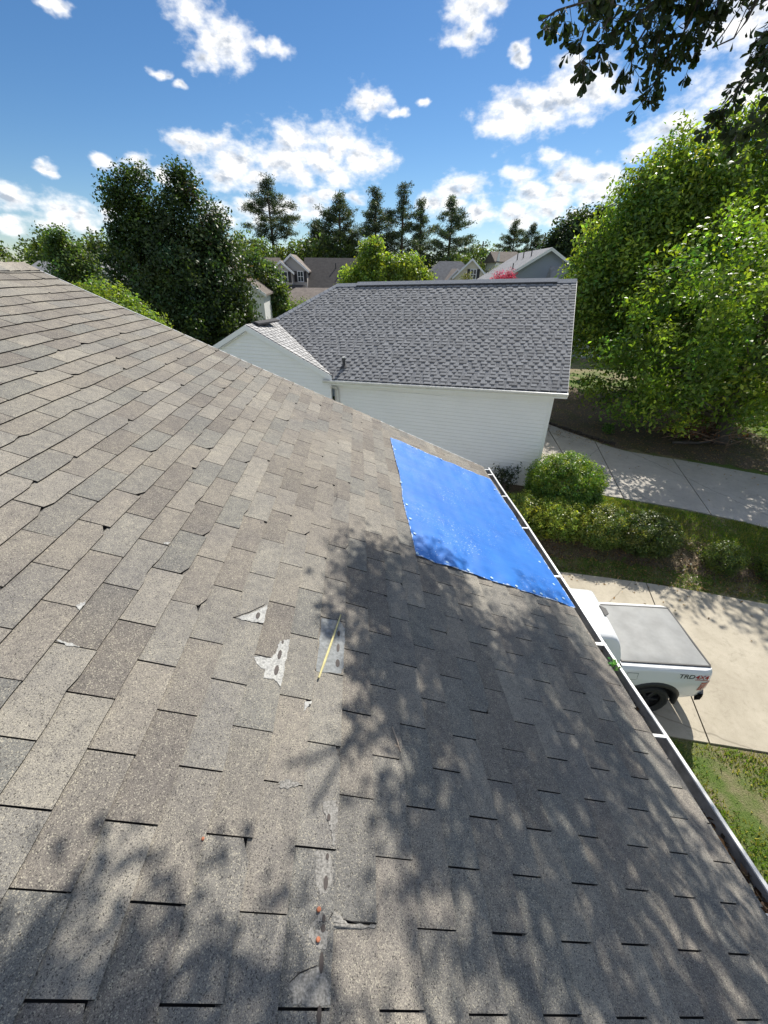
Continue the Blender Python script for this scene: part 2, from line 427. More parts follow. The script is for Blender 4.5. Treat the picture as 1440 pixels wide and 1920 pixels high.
def mk_mulch():
    m, nt, p, out = material('mulch')
    v = worldvec(nt)
    n1 = noise_node(nt, 1.2, 5, .6, v); n3 = noise_node(nt, 38, 5, .7, v)
    a = ramp(nt, n3, [(.3, (.05, .038, .028)), (.5, (.15, .115, .08)), (.72, (.36, .29, .21))])
    b = ramp(nt, n3, [(.3, (.06, .06, .03)), (.6, (.16, .15, .08)), (.8, (.34, .29, .19))])
    nt.links.new(mixc(nt, mapr(nt, n1, .48, .62), a, b), p.inputs['Base Color']); p.inputs['Roughness'].default_value = .95
    p.inputs['Specular IOR Level'].default_value = .15
    bump(nt, p, n3, .9, .05); return m
M['mulch'] = mk_mulch()
def mk_concrete(name, lo, hi, stain):
    m, nt, p, out = material(name)
    v = worldvec(nt)
    n1 = noise_node(nt, .8, 6, .65, v, .5); n2 = noise_node(nt, 9, 6, .7, v); n3 = noise_node(nt, 160, 3, .6, v)
    c = ramp(nt, n1, [(.3, lo), (.7, hi)])
    c = mixc(nt, mapr(nt, n2, .5, .75, 0, .5), c, stain)
    crk = nt.nodes.new('ShaderNodeTexVoronoi'); crk.feature = 'DISTANCE_TO_EDGE'; crk.inputs['Scale'].default_value = .22; nt.links.new(mixc(nt, .12, v, noise_col(nt, 3.0, v)), crk.inputs['Vector'])
    c = mixc(nt, mapr(nt, crk.outputs['Distance'], .0, .004, .5, 0), c, tuple(k * .35 for k in stain))
    n4 = noise_node(nt, 2.6, 6, .75, v, 1.2)
    c = mixc(nt, mapr(nt, n4, .56, .72, 0, .55), c, tuple(k * .72 for k in stain))
    c = mixc(nt, 1.0, c, ramp(nt, n3, [(.3, (.82, .82, .82)), (.7, (1.12, 1.12, 1.12))]), 'MULTIPLY')
    nt.links.new(c, p.inputs['Base Color']); p.inputs['Roughness'].default_value = .88; p.inputs['Specular IOR Level'].default_value = .25
    bump(nt, p, n3, .3, .004); return m
M['concrete'] = mk_concrete('tan_concrete', (.40, .355, .275), (.56, .505, .40), (.33, .29, .22))
M['concrete_grey'] = mk_concrete('grey_concrete', (.40, .37, .325), (.52, .485, .43), (.31, .285, .25))
M['joint'] = plain('joint_dirt', (.05, .042, .035), .95, var=.4, scale=20)

def build_ground():
    xs = [-900, -500, -250, -120, -60, -30, -15, -8] + [-4 + .5 * i for i in range(72)] + [33, 36, 42, 55, 80, 120, 250, 500, 900]
    ys = [-900, -400, -150, -60, -30, -14, -6] + [-3 + .4 * i for i in range(60)] + [22, 24, 27, 32, 40, 52, 70, 100, 160, 300, 600, 1200, 2500]
    m = MB(); m.grid([[(x, y, hgt(x, y)) for x in xs] for y in ys])
    tag(m.build('lawn_ground', M['ground'], smooth=True), kind='structure')
    # our driveway: dark joint bed with slabs on it
    near = [(0.7, 5.05), (5.62, 3.82), (6.8, 3.55), (12, 2.2), (20, .0), (34, -4.5)]
    far = [(0.7, 9.4), (5.43, 8.41), (7.84, 7.76), (9.9, 6.98), (14, 5.3), (21, 2.6), (35, -2.0)]
    drive = tag(loft('driveway', near, far, 50, 3, .006, M['joint']), kind='structure')
    d2n = [(6.3, 12.2), (7.6, 11.32), (9.76, 10.31), (11.51, 9.19), (16, 6.2), (22, 2.4), (34, -1.5)]
    d2f = [(8.35, 20.5), (8.95, 17.9), (10.39, 15.01), (12.59, 13.71), (14.43, 12.44), (20, 8.6), (34, 4.2)]
    drive2 = tag(loft('neighbour_driveway', d2n, d2f, 60, 5, .006, M['joint']), kind='structure')
    def lerp_poly(P, t):
        k = t * (len(P) - 1); j = min(int(k), len(P) - 2); u = k - j
        return (P[j][0] + (P[j + 1][0] - P[j][0]) * u, P[j][1] + (P[j + 1][1] - P[j][1]) * u)
    def at_x(P, x):
        for a, b in zip(P, P[1:]):
            if a[0] <= x <= b[0]: return a[1] + (b[1] - a[1]) * (x - a[0]) / (b[0] - a[0])
    def slab(name, A, B, parent, mat, n=7):
        # A,B two short edges (lists of 2D points) -> a slab 3 cm proud
        m = MB(); top = []
        for i in range(n):
            t = i / (n - 1); a = lerp_poly(A, t); b = lerp_poly(B, t)
            top.append([(a[0] + (b[0] - a[0]) * s, a[1] + (b[1] - a[1]) * s, 0) for s in (0, .25, .5, .75, 1)])
        rows = [[(q[0], q[1], hgt(q[0], q[1]) + .032) for q in r] for r in top]
        m.grid(rows)
        rim = rows[0] + [r[-1] for r in rows[1:]] + rows[-1][::-1][1:] + [r[0] for r in rows[::-1]][1:-1]
        k = len(rim); m.add(rim + [(q[0], q[1], q[2] - .03) for q in rim], [(i, i + k, (i + 1) % k + k, (i + 1) % k) for i in range(k)])
        return m.build(name, mat, parent)
    # drive 1 slabs: joints slant like those seen (near x, far x)
    js = [(0.7, 0.7), (3.2, 4.2), (5.90, 7.36), (8.6, 10.3), (11.4, 13.3), (14.5, 16.5), (18, 20), (24, 26), (33, 33)]
    g = .012
    for (a0, b0), (a1, b1) in zip(js, js[1:]):
        A = [(a0 + g + (a1 - a0 - 2 * g) * i / 4, 0) for i in range(5)]; A = [(x, at_x(near, x)) for x, _ in A]
        B = [(b0 + g + (b1 - b0 - 2 * g) * i / 4, 0) for i in range(5)]; B = [(x, at_x(far, x)) for x, _ in B]
        slab('concrete_slab', A, B, drive, M['concrete'])
    j2 = [(6.3, 8.35), (7.3, 8.75), (8.29, 9.90), (10.36, 12.0), (12.6, 14.6), (15.5, 18), (20, 22), (26, 27), (33.5, 33.5)]
    for (a0, b0), (a1, b1) in zip(j2, j2[1:]):
        A = [a0 + g + (a1 - a0 - 2 * g) * i / 4 for i in range(5)]; A = [(x, at_x(d2n, x)) for x in A]
        B = [b0 + g + (b1 - b0 - 2 * g) * i / 4 for i in range(5)]; B = [(x, at_x(d2f, x)) for x in B]
        slab('concrete_slab', A, B, drive2, M['concrete_grey'])
    # mulch beds under the hedge and round the oak
    tag(loft('hedge_bed', [(3.0, 9.75), (5.43, 9.1), (7.84, 8.45), (9.9, 7.7), (13, 6.4)], [(3.0, 11.2), (5.3, 10.9), (7.2, 9.9), (9.9, 8.75), (13, 7.0)], 60, 6, .010, M['mulch'], rag=.12), kind='structure')
    tag(loft('tree_bed', [(6.3, 12.3), (8.5, 17.6), (9.1, 17.4), (10.5, 15.35), (12.8, 14.0), (15.5, 12.4)], [(5.5, 26), (8, 28), (12, 27), (15, 23), (17.5, 19), (17.8, 15.5)], 60, 10, .010, M['mulch'], rag=.15, seed=4), kind='structure')
    tag(loft('wall_bed', [(2.5, 11.7), (4.6, 11.2), (6.3, 10.9)], [(2.5, 13.2), (4.7, 12.35), (6.25, 11.9)], 20, 4, .013, M['mulch']), kind='structure')
build_ground()

# ------------------------------------------------------------------ our house
SLOPE, HN = .4322, 1.4053
S0, T0, TAB, EXPO = -.8614, 1.4624, .3048, .127
S_RIDGE, S_EAVE, T_RAKE = -3.07, 2.462, 5.06
_n = Vector((math.sin(SLOPE), 0, math.cos(SLOPE))); _d = Vector((math.cos(SLOPE), 0, -math.sin(SLOPE)))
def rw(s, t, w=0.0):
    """point on our roof: s down the slope, t along the eave, w off the surface"""
    w = w + .006 * math.sin(2.1 * s + 1.3 * t) * math.sin(1.7 * t - .8 * s) + .0025 * math.sin(9.1 * t + 2 * s)
    return Vector((0, 0, CAM_Z)) + _n * (w - HN) + _d * s + Vector((0, t, 0))
def wtop(s):
    fr = ((s - S0) / EXPO) % 1.0
    return .0035 + .009 * fr

def build_our_house():
    rng = random.Random(11)
    H = thing('house', 'brown shingled house in the foreground whose roof fills the view', 'house', (-3.4, -1.0, 0))
    # deck with the far slope, ridge at the top left
    m = MB()
    rows = []
    for i in range(24):
        s = S_RIDGE + (S_EAVE - .01 - S_RIDGE) * i / 23
        rows.append([rw(s, -7 + (T_RAKE - .012 + 7) * j / 40, -.0015) for j in range(41)])
    m.grid(rows)
    xr = rw(S_RIDGE, 0).x; zr = rw(S_RIDGE, 0).z
    m.add([(xr, -7, zr - .002), (xr, T_RAKE - .012, zr - .002), (2 * xr - 1.66, T_RAKE - .012, 4.69), (2 * xr - 1.66, -7, 4.69)], [(0, 1, 2, 3)])
    m.cur = None
    roof = m.build('roof', M['asphalt_edge'], H)
    fams = [((.245, .213, .182), 5), ((.225, .212, .195), 4), ((.195, .166, .146), 3.2), ((.185, .186, .178), 2.6), ((.29, .262, .225), 2.4), ((.17, .145, .13), 1.2)]
    tot = sum(w for _, w in fams)
    def fam():
        k = rng.uniform(0, tot)
        for c, w in fams:
            k -= w
            if k <= 0: break
        f = rng.uniform(.93, 1.07)
        return (np.array(c) * .50 + np.array((.234, .217, .197)) * .22 + np.full(3, np.mean(c)) * .28) * f * .99
    tabs = []
    for j in range(-18, 27):
        sa, sb = S0 + j * EXPO, S0 + (j + 1) * EXPO
        if sb < S_RIDGE + .03: continue
        if sa > S_EAVE - .02: continue
        sa = max(sa, S_RIDGE); last = sb > S_EAVE; sb = min(sb, S_EAVE)
        i0 = math.floor((-1.6 - T0) / TAB) - ((j % 2) * .5)
        col_prev = fam()
        k = i0
        cs = rng.uniform(-.004, .004)
        while T0 + k * TAB < T_RAKE:
            g0, g1 = rng.uniform(.0016, .0034), rng.uniform(.0016, .0034)
            ta, tb = T0 + k * TAB + g0 + cs, T0 + (k + 1) * TAB - g1 + cs
            k += 1
            if ta > T_RAKE - .02: break
            cut = tb > T_RAKE; tb = min(tb, T_RAKE)
            mb = MB()
            c1 = fam(); blend = rng.random()
            c2 = c1 if blend < .6 else c1 * .6 + fam() * .4
            nc = 6
            lift = rng.uniform(-.001, .0016); sj = rng.uniform(-.0018, .0018)
            chip = rng.random()
            up, dn, bt, cols = [], [], [], []
            for q in range(nc + 1):
                t = ta + (tb - ta) * q / nc
                jit = rng.uniform(-.0011, .0011)
                e_ = 0.0
                if chip < .10 and q == 0: e_ = rng.uniform(.012, .03)
                elif chip > .90 and q == nc: e_ = rng.uniform(.012, .03)
                elif .10 <= chip < .16 and q in (2, 3): e_ = rng.uniform(.004, .012)
                te0 = t + (rng.uniform(-.001, .001) if 0 < q < nc else 0)
                up.append(rw(sa - .012, te0, .0035)); dn.append(rw(sb + sj + jit - e_, te0, .0125 + lift + rng.uniform(-.0008, .0008))); bt.append(rw(sb + sj + jit - e_, te0, -.0008))
                f = q / nc; cols.append(c1 * (1 - f) + c2 * f)
            lw0, lw1 = rw(sa - .012, ta, -.001), rw(sa - .012, tb, -.001)
            V = up + dn + bt + [lw0, lw1]; n = nc + 1
            b = 0
            mb.v = [tuple(x) for x in V]
            F = [(q, n + q, n + q + 1, q + 1) for q in range(nc)]
            E_ = [(n + q, 2 * n + q, 2 * n + q + 1, n + q + 1) for q in range(nc)] + [(0, 3 * n, 2 * n, n), (nc, n + nc, 2 * n + nc, 3 * n + 1)]
            mb.f = F + E_; mb.m = [0] * len(F) + [1] * len(E_)
            mb.t = [tuple(x) for x in (cols + cols + cols + [cols[0], cols[-1]])]
            ctr = (rw(sa, ta) + rw(sb, tb)) / 2 - Vector((0, 0, CAM_Z))
            dist = ctr.length; cosv = max(.02, -(ctr.normalized()).dot(_n))
            depth = ctr.dot(_f)
            inview = depth > .2 and abs(ctr.dot(_r2) / depth) < 1.0 and abs(ctr.dot(_u2) / depth) < 1.35
            hidden = (ta > 2.28 and tb < 4.6 and sa > 1.0)
            tabs.append(((cosv / dist ** 2 if inview and not hidden else 0), mb))
    order = sorted(range(len(tabs)), key=lambda q: -tabs[q][0])
    rest = MB()
    for r, q in enumerate(order):
        mb = tabs[q][1]
        if r < 300:
            mb.build('shingle', None, roof, mats=[M['shingle'], M['asphalt_edge']])
        else:
            b = len(rest.v); rest.v += mb.v; rest.t += mb.t; rest.f += [tuple(i + b for i in f) for f in mb.f]; rest.m += mb.m
    o = rest.build('shingle_field', None, roof, mats=[M['shingle'], M['asphalt_edge']]); o['kind'] = 'stuff'
    # ridge caps bent over the ridge
    y = -1.5
    while y < T_RAKE - .05:
        mb = MB(); c = fam() * 1.25
        y1 = min(y + .142, T_RAKE)
        L_ = []
        for (yy, w) in ((y - .02, .010), (y1, .018)):
            a = rw(S_RIDGE + .15, yy, w + .004); t_ = rw(S_RIDGE, yy, w + .008); bl = Vector((2 * xr - a.x, a.y, a.z))
            L_.append([a, t_, bl])
        mb.cur = tuple(c); mb.grid(L_); q = [Vector(x) for x in L_[1]]; lowq = [x - Vector((0, 0, .012)) for x in q]
        mb.mi = 1; mb.grid([q, lowq])
        mb.grid([[L_[0][0], L_[1][0]], [L_[0][0] - Vector((0, 0, .012)), L_[1][0] - Vector((0, 0, .012))]])
        mb.build('ridge_cap', None, roof, mats=[M['shingle'], M['asphalt_edge']])
        y = y1
    # damage: bare patches where the granules and tab corners are gone
    patches = {
     'bare': [[(0.038, 1.307), (0.089, 1.349), (0.117, 1.376), (0.154, 1.427), (0.155, 1.371), (0.156, 1.316), (0.118, 1.308), (0.073, 1.306)],
              [(0.152, 1.143), (0.181, 1.107), (0.211, 1.088), (0.21, 1.054), (0.25, 1.059), (0.281, 1.031), (0.282, 1.095), (0.284, 1.182), (0.284, 1.269), (0.259, 1.257), (0.242, 1.239), (0.238, 1.191), (0.22, 1.152)],
              [(0.41, 1.003), (0.384, 0.996), (0.383, 0.953), (0.395, 0.974)],
              [(-0.381, 1.626), (-0.357, 1.64), (-0.358, 1.621), (-0.373, 1.616)],
              [(-0.502, 1.163), (-0.485, 1.194), (-0.481, 1.157), (-0.482, 1.142)],
              [(-0.483, 1.012), (-0.455, 1.012), (-0.405, 1.004), (-0.436, 0.998), (-0.462, 1.005)]],
     'bare_blue': [[(0.416, 1.449), (0.507, 1.46), (0.537, 1.418), (0.536, 1.285), (0.535, 1.189), (0.524, 1.161), (0.418, 1.149), (0.42, 1.289)],
                   ], 'bare_dim': [[(0.479, 0.668), (0.525, 0.675), (0.535, 0.619), (0.523, 0.593), (0.528, 0.556), (0.518, 0.555), (0.516, 0.592), (0.497, 0.619)],
              [(0.46, 0.539), (0.515, 0.538), (0.529, 0.498), (0.522, 0.465), (0.51, 0.446), (0.494, 0.441), (0.477, 0.477), (0.475, 0.519)],
              [(0.465, 0.366), (0.485, 0.39), (0.492, 0.405), (0.507, 0.41), (0.514, 0.39), (0.539, 0.414), (0.564, 0.397), (0.599, 0.39), (0.66, 0.39), (0.621, 0.382), (0.536, 0.375), (0.521, 0.366), (0.518, 0.339), (0.498, 0.336), (0.479, 0.352)],
              [(0.331, 0.7), (0.35, 0.714), (0.369, 0.712), (0.408, 0.702), (0.366, 0.688), (0.336, 0.686)],
                   [(0.432, 0.278), (0.454, 0.295), (0.496, 0.306), (0.521, 0.293), (0.532, 0.272), (0.532, 0.247), (0.443, 0.246)]]}
    def blob(poly, w, name, mat, dense=5, rag=.004):
        P = []
        for a, b in zip(poly, poly[1:] + poly[:1]):
            for q in range(dense):
                f = q / dense; r_ = rag if q else 0
                P.append((a[0] + (b[0] - a[0]) * f + rng.uniform(-r_, r_), a[1] + (b[1] - a[1]) * f + rng.uniform(-r_, r_)))
        from mathutils.geometry import tessellate_polygon
        tri = tessellate_polygon([[Vector((a, b, 0)) for a, b in P]])
        mb = MB(); n = len(P); lo_, hi_ = min(a for a, _ in P), max(a for a, _ in P)
        jc = math.floor(((lo_ + hi_) / 2 - S0) / EXPO)
        def wl(a): return .0035 + .009 * min(1, max(0, (a - S0) / EXPO - jc)) if hi_ - lo_ < 1.25 * EXPO else wtop(a)
        mb.v = [tuple(rw(a, b, wl(a) + w)) for a, b in P] + [tuple(rw(a, b, wl(a) + w - .001)) for a, b in P]
        mb.f = [tuple(t) for t in tri] + [(i, (i + 1) % n, n + (i + 1) % n, n + i) for i in range(n)]
        mb.m = [0] * len(mb.f); mb.t = [None] * len(mb.v)
        return mb.build(name, mat, roof)
    for key, L_ in patches.items():
        for P in L_: blob(P, .0022, 'bare_patch', M[key])
    dots = [(0.125, 1.348, .011, .024), (0.253, 1.177, .010, .03), (0.253, 1.1, .011, .03), (0.255, 1.243, .006, .012), (0.505, 1.377, .008, .022), (0.506, 1.294, .009, .03), (0.508, 1.211, .012, .026),
            (0.504, 0.625, .007, .012), (0.507, 0.527, .006, .010), (0.507, 0.468, .008, .020), (0.507, 0.395, .006, .010), (0.507, 0.376, .007, .010), (0.507, 0.314, .007, .024), (0.508, 0.23, .007, .02)]
    for (s, t, rs_, rt) in dots:
        blob([(s + .8 * rs_ * math.cos(a), t + .8 * rt * math.sin(a)) for a in [k * math.pi / 5 for k in range(10)]], .0034, 'tar_spot', M['tar'], 1, 0)
    for (s, t) in ((0.491, 0.411), (0.494, 0.354), (.149, .529)):
        mb = MB(); r_ = .0055 if s > .2 else .004
        mb.tube([rw(s, t, .010), rw(s, t, .0175), rw(s, t, .0185)], [r_, r_, r_ * .5], 10); mb.build('nail_head', M['rust'], roof)
    # torn edge above the first patch
    edge = [(0.031, 1.304), (0.06, 1.33), (0.088, 1.354), (0.12, 1.39), (0.137, 1.41), (0.162, 1.461)]
    mb = MB(); mb.tube([rw(s - .002, t + .003, wtop(s) + .0022) for s, t in edge], [.0007, .0016, .0018, .0014, .002, .0007], 5); mb.build('torn_edge', M['asphalt_edge'], roof)
    for e_ in ([(0.152, 1.146), (.18, 1.15), (.22, 1.154)], [(.416, 1.452), (.46, 1.456), (.507, 1.463)], [(.52, .392), (.53, .405), (.539, .416)], [(.565, .399), (.6, .393), (.64, .393)], [(.432, .28), (.454, .297), (.496, .308)]):
        mb = MB(); mb.tube([rw(s, t + rng.uniform(-.001, .002), wtop(s) + .0022) for s, t in e_], [.0007, .0014, .0007], 5); mb.build('torn_edge', M['asphalt_edge'], roof)
    # drip edge along the rake, fascia, soffit, walls
    mb = MB(); a0, a1 = rw(S_RIDGE, T_RAKE + .004, .006), rw(S_EAVE, T_RAKE + .004, .006)
    dn = Vector((0, 0, -.05)); mb.hexa([a0 + dn, a1 + dn, a1 + dn + Vector((0, .012, 0)), a0 + dn + Vector((0, .012, 0)), a0, a1, a1 + Vector((0, .012, 0)), a0 + Vector((0, .012, 0))])
    mb.build('drip_edge', M['white_metal'], H)
    mb = MB(); zb = rw(S_EAVE, 0, 0).z
    mb.box((1.62, -7, zb - .20), (1.64, T_RAKE - .02, zb - .022)); mb.build('fascia', M['white_paint'], H)
    mb = MB(); mb.box((.50, -7, zb - .20), (1.615, T_RAKE - .03, zb - .185)); mb.build('soffit', M['white_paint'], H)
    mb = MB(); mb.box((-7.6, -6.7, 0), (.5, 4.72, zb - .19)); mb.build('wall', M['siding'], H)
    mb = MB()
    for sgn in (1, -1):
        pass
    mb.slab([(-7.6, 4.70, zb - .16), (.5, 4.70, zb - .16), (xr, 4.70, zr - .5)], (0, .02, 0)); mb.build('gable_wall', M['siding'], H)
    # gutter
    prof = [(1.652, zb - .018), (1.652, zb - .115), (1.700, zb - .118), (1.728, zb - .085), (1.738, zb - .045), (1.738, zb - .012), (1.727, zb - .006)]
    inner = [(x - (.004 if i > 2 else -.004 if i < 2 else 0), z + (.004 if 1 <= i <= 3 else 0)) for i, (x, z) in enumerate(prof)]
    inner[0] = (1.656, zb - .018); inner[-1] = (1.724, zb - .010)
    ys = [-2.5 + (T_RAKE - .02 + 2.5) * i / 30 for i in range(31)]
    wob = lambda y: .004 * math.sin(2.3 * y) + .003 * math.sin(5.1 * y + 1)
    def ring(y, P): return [(x + wob(y), y, z + .5 * wob(y + 3)) for x, z in P]
    mb = MB(); mb.grid([ring(y, prof) for y in ys])
    R0, R1 = ring(ys[-1], prof), ring(ys[-1], inner)
    mb.add(R0, [tuple(range(len(R0)))])
    mb.grid([[ring(y, prof)[-1], ring(y, inner)[-1]] for y in ys])
    mb.grid([[(1.721 + wob(y), y, zb - .010 + .5 * wob(y + 3)), (1.722 + wob(y), y, zb - .001 + .5 * wob(y + 3)), (1.738 + wob(y), y, zb + .001 + .5 * wob(y + 3)), (1.743 + wob(y), y, zb - .014 + .5 * wob(y + 3))] for y in ys])
    g = mb.build('gutter', M['white_metal'], H, smooth=False)
    mb = MB(); mb.grid([ring(y, inner) for y in ys]); mb.build('gutter_lining', M['gutter_inside'], g)
    for y in (4.99, 4.83, 4.23, 3.53, 2.74, 1.98, 1.30, .52, -.3):
        mb = MB(); w_ = rng.uniform(.009, .013)
        mb.hexa([(1.640, y - w_ + .01, zb - .016), (1.736, y - w_ - .01, zb - .011), (1.736, y + w_ - .01, zb - .011), (1.640, y + w_ + .01, zb - .016),
                 (1.640, y - w_ + .01, zb - .009), (1.736, y - w_ - .01, zb - .003), (1.736, y + w_ - .01, zb - .003), (1.640, y + w_ + .01, zb - .009)])
        mb.build('gutter_hanger', M['white_metal'], g)
    return zb
ZB = build_our_house()

# ------------------------------------------------------------------ things lying on our roof
def mk_tarp():
    m, nt, p, out = material('blue_tarp')
    v = worldvec(nt)
    uv = nt.nodes.new('ShaderNodeAttribute'); uv.attribute_name = 'tint'
    sep = nt.nodes.new('ShaderNodeSeparateColor'); nt.links.new(uv.outputs['Color'], sep.inputs[0])
    n1 = noise_node(nt, 3.0, 4, .6, v); st = nt.nodes.new('ShaderNodeMapping'); st.inputs['Scale'].default_value = (6, 60, 6); st.inputs['Rotation'].default_value = (0, 0, .12); nt.links.new(v, st.inputs[0])
    n2 = noise_node(nt, 1.0, 4, .6, st.outputs[0])
    c = ramp(nt, n1, [(.3, (.020, .145, .52)), (.7, (.034, .195, .63))])
    c = mixc(nt, mapr(nt, n2, .45, .75, 0, .35), c, (.06, .27, .76))
    n3 = noise_node(nt, 60, 4, .65, v); n4 = noise_node(nt, 2.4, 3, .5, v)
    mul = nt.nodes.new('ShaderNodeMath'); mul.operation = 'MULTIPLY'
    nt.links.new(mapr(nt, n3, .61, .68), mul.inputs[0]); nt.links.new(mapr(nt, n4, .46, .60), mul.inputs[1])
    c = mixc(nt, mul.outputs[0], c, (.55, .68, .88))
    # frayed pale rim
    n5 = noise_node(nt, 22, 4, .65, v)
    ad = nt.nodes.new('ShaderNodeMath'); ad.operation = 'MULTIPLY_ADD'; nt.links.new(n5, ad.inputs[0]); ad.inputs[1].default_value = .9; nt.links.new(sep.outputs[0], ad.inputs[2])
    c = mixc(nt, mapr(nt, ad.outputs[0], 1.38, 1.50), c, (.66, .74, .86))
    nt.links.new(c, p.inputs['Base Color']); p.inputs['Roughness'].default_value = .42; p.inputs['Specular IOR Level'].default_value = .4
    wv = noise_node(nt, 480, 2, .5, v); bump(nt, p, wv, .25, .002)
    return m
M['tarp'] = mk_tarp()

def build_roof_things():
    rng = random.Random(3)
    T = thing('tarp', 'bright blue tarp nailed flat on the brown shingle roof beside the gutter', 'tarp', rw(1.74, 3.4, .02))
    A, B, C, D = (1.014, 4.558), (2.418, 4.601), (2.478, 2.332), (1.04, 2.277)   # TL TR BR BL in roof coordinates
    nu, nv = 60, 84; rows = []; tv = []
    for i in range(nv + 1):
        v = i / nv; row = []
        for j in range(nu + 1):
            u = j / nu
            s = (A[0] * (1 - u) + B[0] * u) * (1 - v) + (D[0] * (1 - u) + C[0] * u) * v
            t = (A[1] * (1 - u) + B[1] * u) * (1 - v) + (D[1] * (1 - u) + C[1] * u) * v
            if j == 0: s += .012 * math.sin(7 * v) - .012 * math.sin(3.1 * v * math.pi) * (v < .65)
            if i in (0, nv): t += .004 * math.sin(17 * u * (1 + .3 * u) + i) + .003 * math.sin(41 * u + 9 * u * u)
            w = .0195 + .006 * mnoise.noise((s * 2.2, t * 2.8, 3.0)) + .0035 * mnoise.noise((s * 5 + t * 2, t * 13 - s * 4, 7.0)) + .0016 * abs(mnoise.noise((s * 9, t * 30 + s * 6, 1.0)))
            w += .003 * math.sin(26 * s - 9 * t) * max(0, 1 - 4 * min(v, 1 - v))
            edge = min(u, 1 - u, v, 1 - v)
            if u > .985: w += .004
            # the course steps telegraph through the cloth
            w += .0012 * (((s - S0) / EXPO) % 1.0)
            row.append(rw(s, t, w)); tv.append((max(0, 1 - edge / .035),) * 3)
        rows.append(row)
    m = MB(); m.grid(rows); m.t = tv
    m.build('tarp_sheet', M['tarp'], T, smooth=True)
    rim = rows[0] + [r[-1] for r in rows[1:]] + rows[-1][::-1][1:] + [r[0] for r in rows[::-1]][1:]
    m = MB(); m.cur = (1, 1, 1); m.grid([rim, [q - _n * .005 for q in rim]]); m.build('tarp_hem', M['tarp'], T)
    capm = plain('pale_cap', (.42, .62, .80), .5, var=.15, scale=30)
    for (s, t) in [(1.064, 2.549), (1.052, 2.296), (1.299, 2.322), (1.475, 2.318), (1.682, 2.325), (1.906, 2.33), (2.074, 2.341), (2.145, 2.343), (2.296, 2.348), (2.387, 2.392), (2.38, 2.562), (2.384, 2.876), (2.375, 3.603), (2.380, 4.284), (1.034, 3.388), (1.047, 2.982), (1.05, 2.75), (1.04, 4.2), (1.3, 4.55), (1.7, 4.56), (2.1, 4.57)]:
        m = MB(); b = rw(s, t, .022); m.tube([b, b + _n * .003, b + _n * .0045], [.013, .0125, .007], 12); m.build('nail_cap', capm, T)
    # dry stem, twig, seed, granules of litter
    st = MB(); st.tube([rw(0.509, 1.498, .018), rw(0.473, 1.324, .021), rw(0.447, 1.201, .020), rw(0.428, 1.111, .017)], [.003, .0048, .0055, .004], 6)
    tag(st.build('straw', plain('straw', (.62, .55, .26), .7, var=.15, scale=40)), 'yellow dry straw lying across the grey bare patch of shingle', 'straw')
    tw = MB(); tw.tube([rw(0.754, 0.974, .016), rw(0.768, 0.924, .019), rw(0.78, 0.88, .016)], [.002, .0028, .002], 6); tw.tube([rw(0.772, 0.898, .018), rw(0.753, 0.899, .022)], [.002, .0012], 5)
    tag(tw.build('twig', plain('pale_twig', (.48, .38, .29), .8, var=.15, scale=40)), 'small pale forked twig on the shingles below the shaded part', 'twig')
    tw = MB(); tw.tube([rw(0.90, 2.16, .015), rw(.885, 2.22, .02), rw(.90, 2.30, .02), rw(.88, 2.36, .015)], [.0015, .002, .002, .0012], 5)
    tw2 = MB(); tw2.tube([rw(0.42, 2.60, .015), rw(.44, 2.66, .022), rw(.43, 2.75, .016)], [.0015, .002, .0012], 5)
    tag(tw2.build('twig', M['twig']), 'thin curved stem on the sunlit shingles left of the tarp', 'twig')
    # leaf litter lying in the gutter
    r = np.random.default_rng(8)
    ys = np.concatenate([r.normal(.45, .22, 420), r.normal(1.62, .10, 130), r.uniform(-1.2, .2, 260), r.uniform(.8, 4.9, 130)])
    C_ = np.stack([r.normal(1.688, .013, len(ys)), ys, ZB - .085 + r.random(len(ys)) * .05 * np.clip(1.3 - np.abs(ys - .4), .15, 1)], 1)
    V, F, T_ = leaf_arrays(r, C_, 1, .004, .05, (.11, .065, .035), flat=1.2, aspect=.4, tvar=.5)
    tag(np_mesh('gutter_leaf_litter', V, F, T_, M['leaf_soft']), 'brown dead leaves and twigs collected in the gutter', 'leaf litter', kind='stuff')
    sp = thing('seedling', 'tiny green seedling growing out of the gutter', 'seedling', (1.69, 1.78, ZB - .06))
    m = MB(); m.tube([(1.69, 1.78, ZB - .09), (1.695, 1.785, ZB - .01), (1.69, 1.80, ZB + .02)], [.002, .002, .001], 5); m.build('stem', M['twig'], sp)
    V, F, T_ = leaf_arrays(r, np.array([[1.69, 1.80, ZB + .02], [1.70, 1.76, ZB + .01], [1.675, 1.79, ZB + .03]]), 5, .014, .035, (.13, .30, .05), flat=1.0, aspect=.7)
    np_mesh('leaves', V, F, T_, M['leaf_soft'], sp)
build_roof_things()

# ------------------------------------------------------------------ the white house next door
NE = Vector((.93667, -.35021, 0)); NN = Vector((.35021, .93667, 0)); NR = Vector((5.864, 11.417, 4.07))
def nz(u, v): return 4.07 + .5822 * v - u * (.0267 + .0014 * v)
def nb(u, v, w=0.0):
    """front roof slope next door: u metres left of the near right eave corner, v metres back in plan, w above"""
    q = NR - NE * u + NN * v
    return Vector((q.x, q.y, nz(u, v) + w))
def wall_pt(u, off, z):
    q = NR - NE * u + NN * off
    return Vector((q.x, q.y, z))

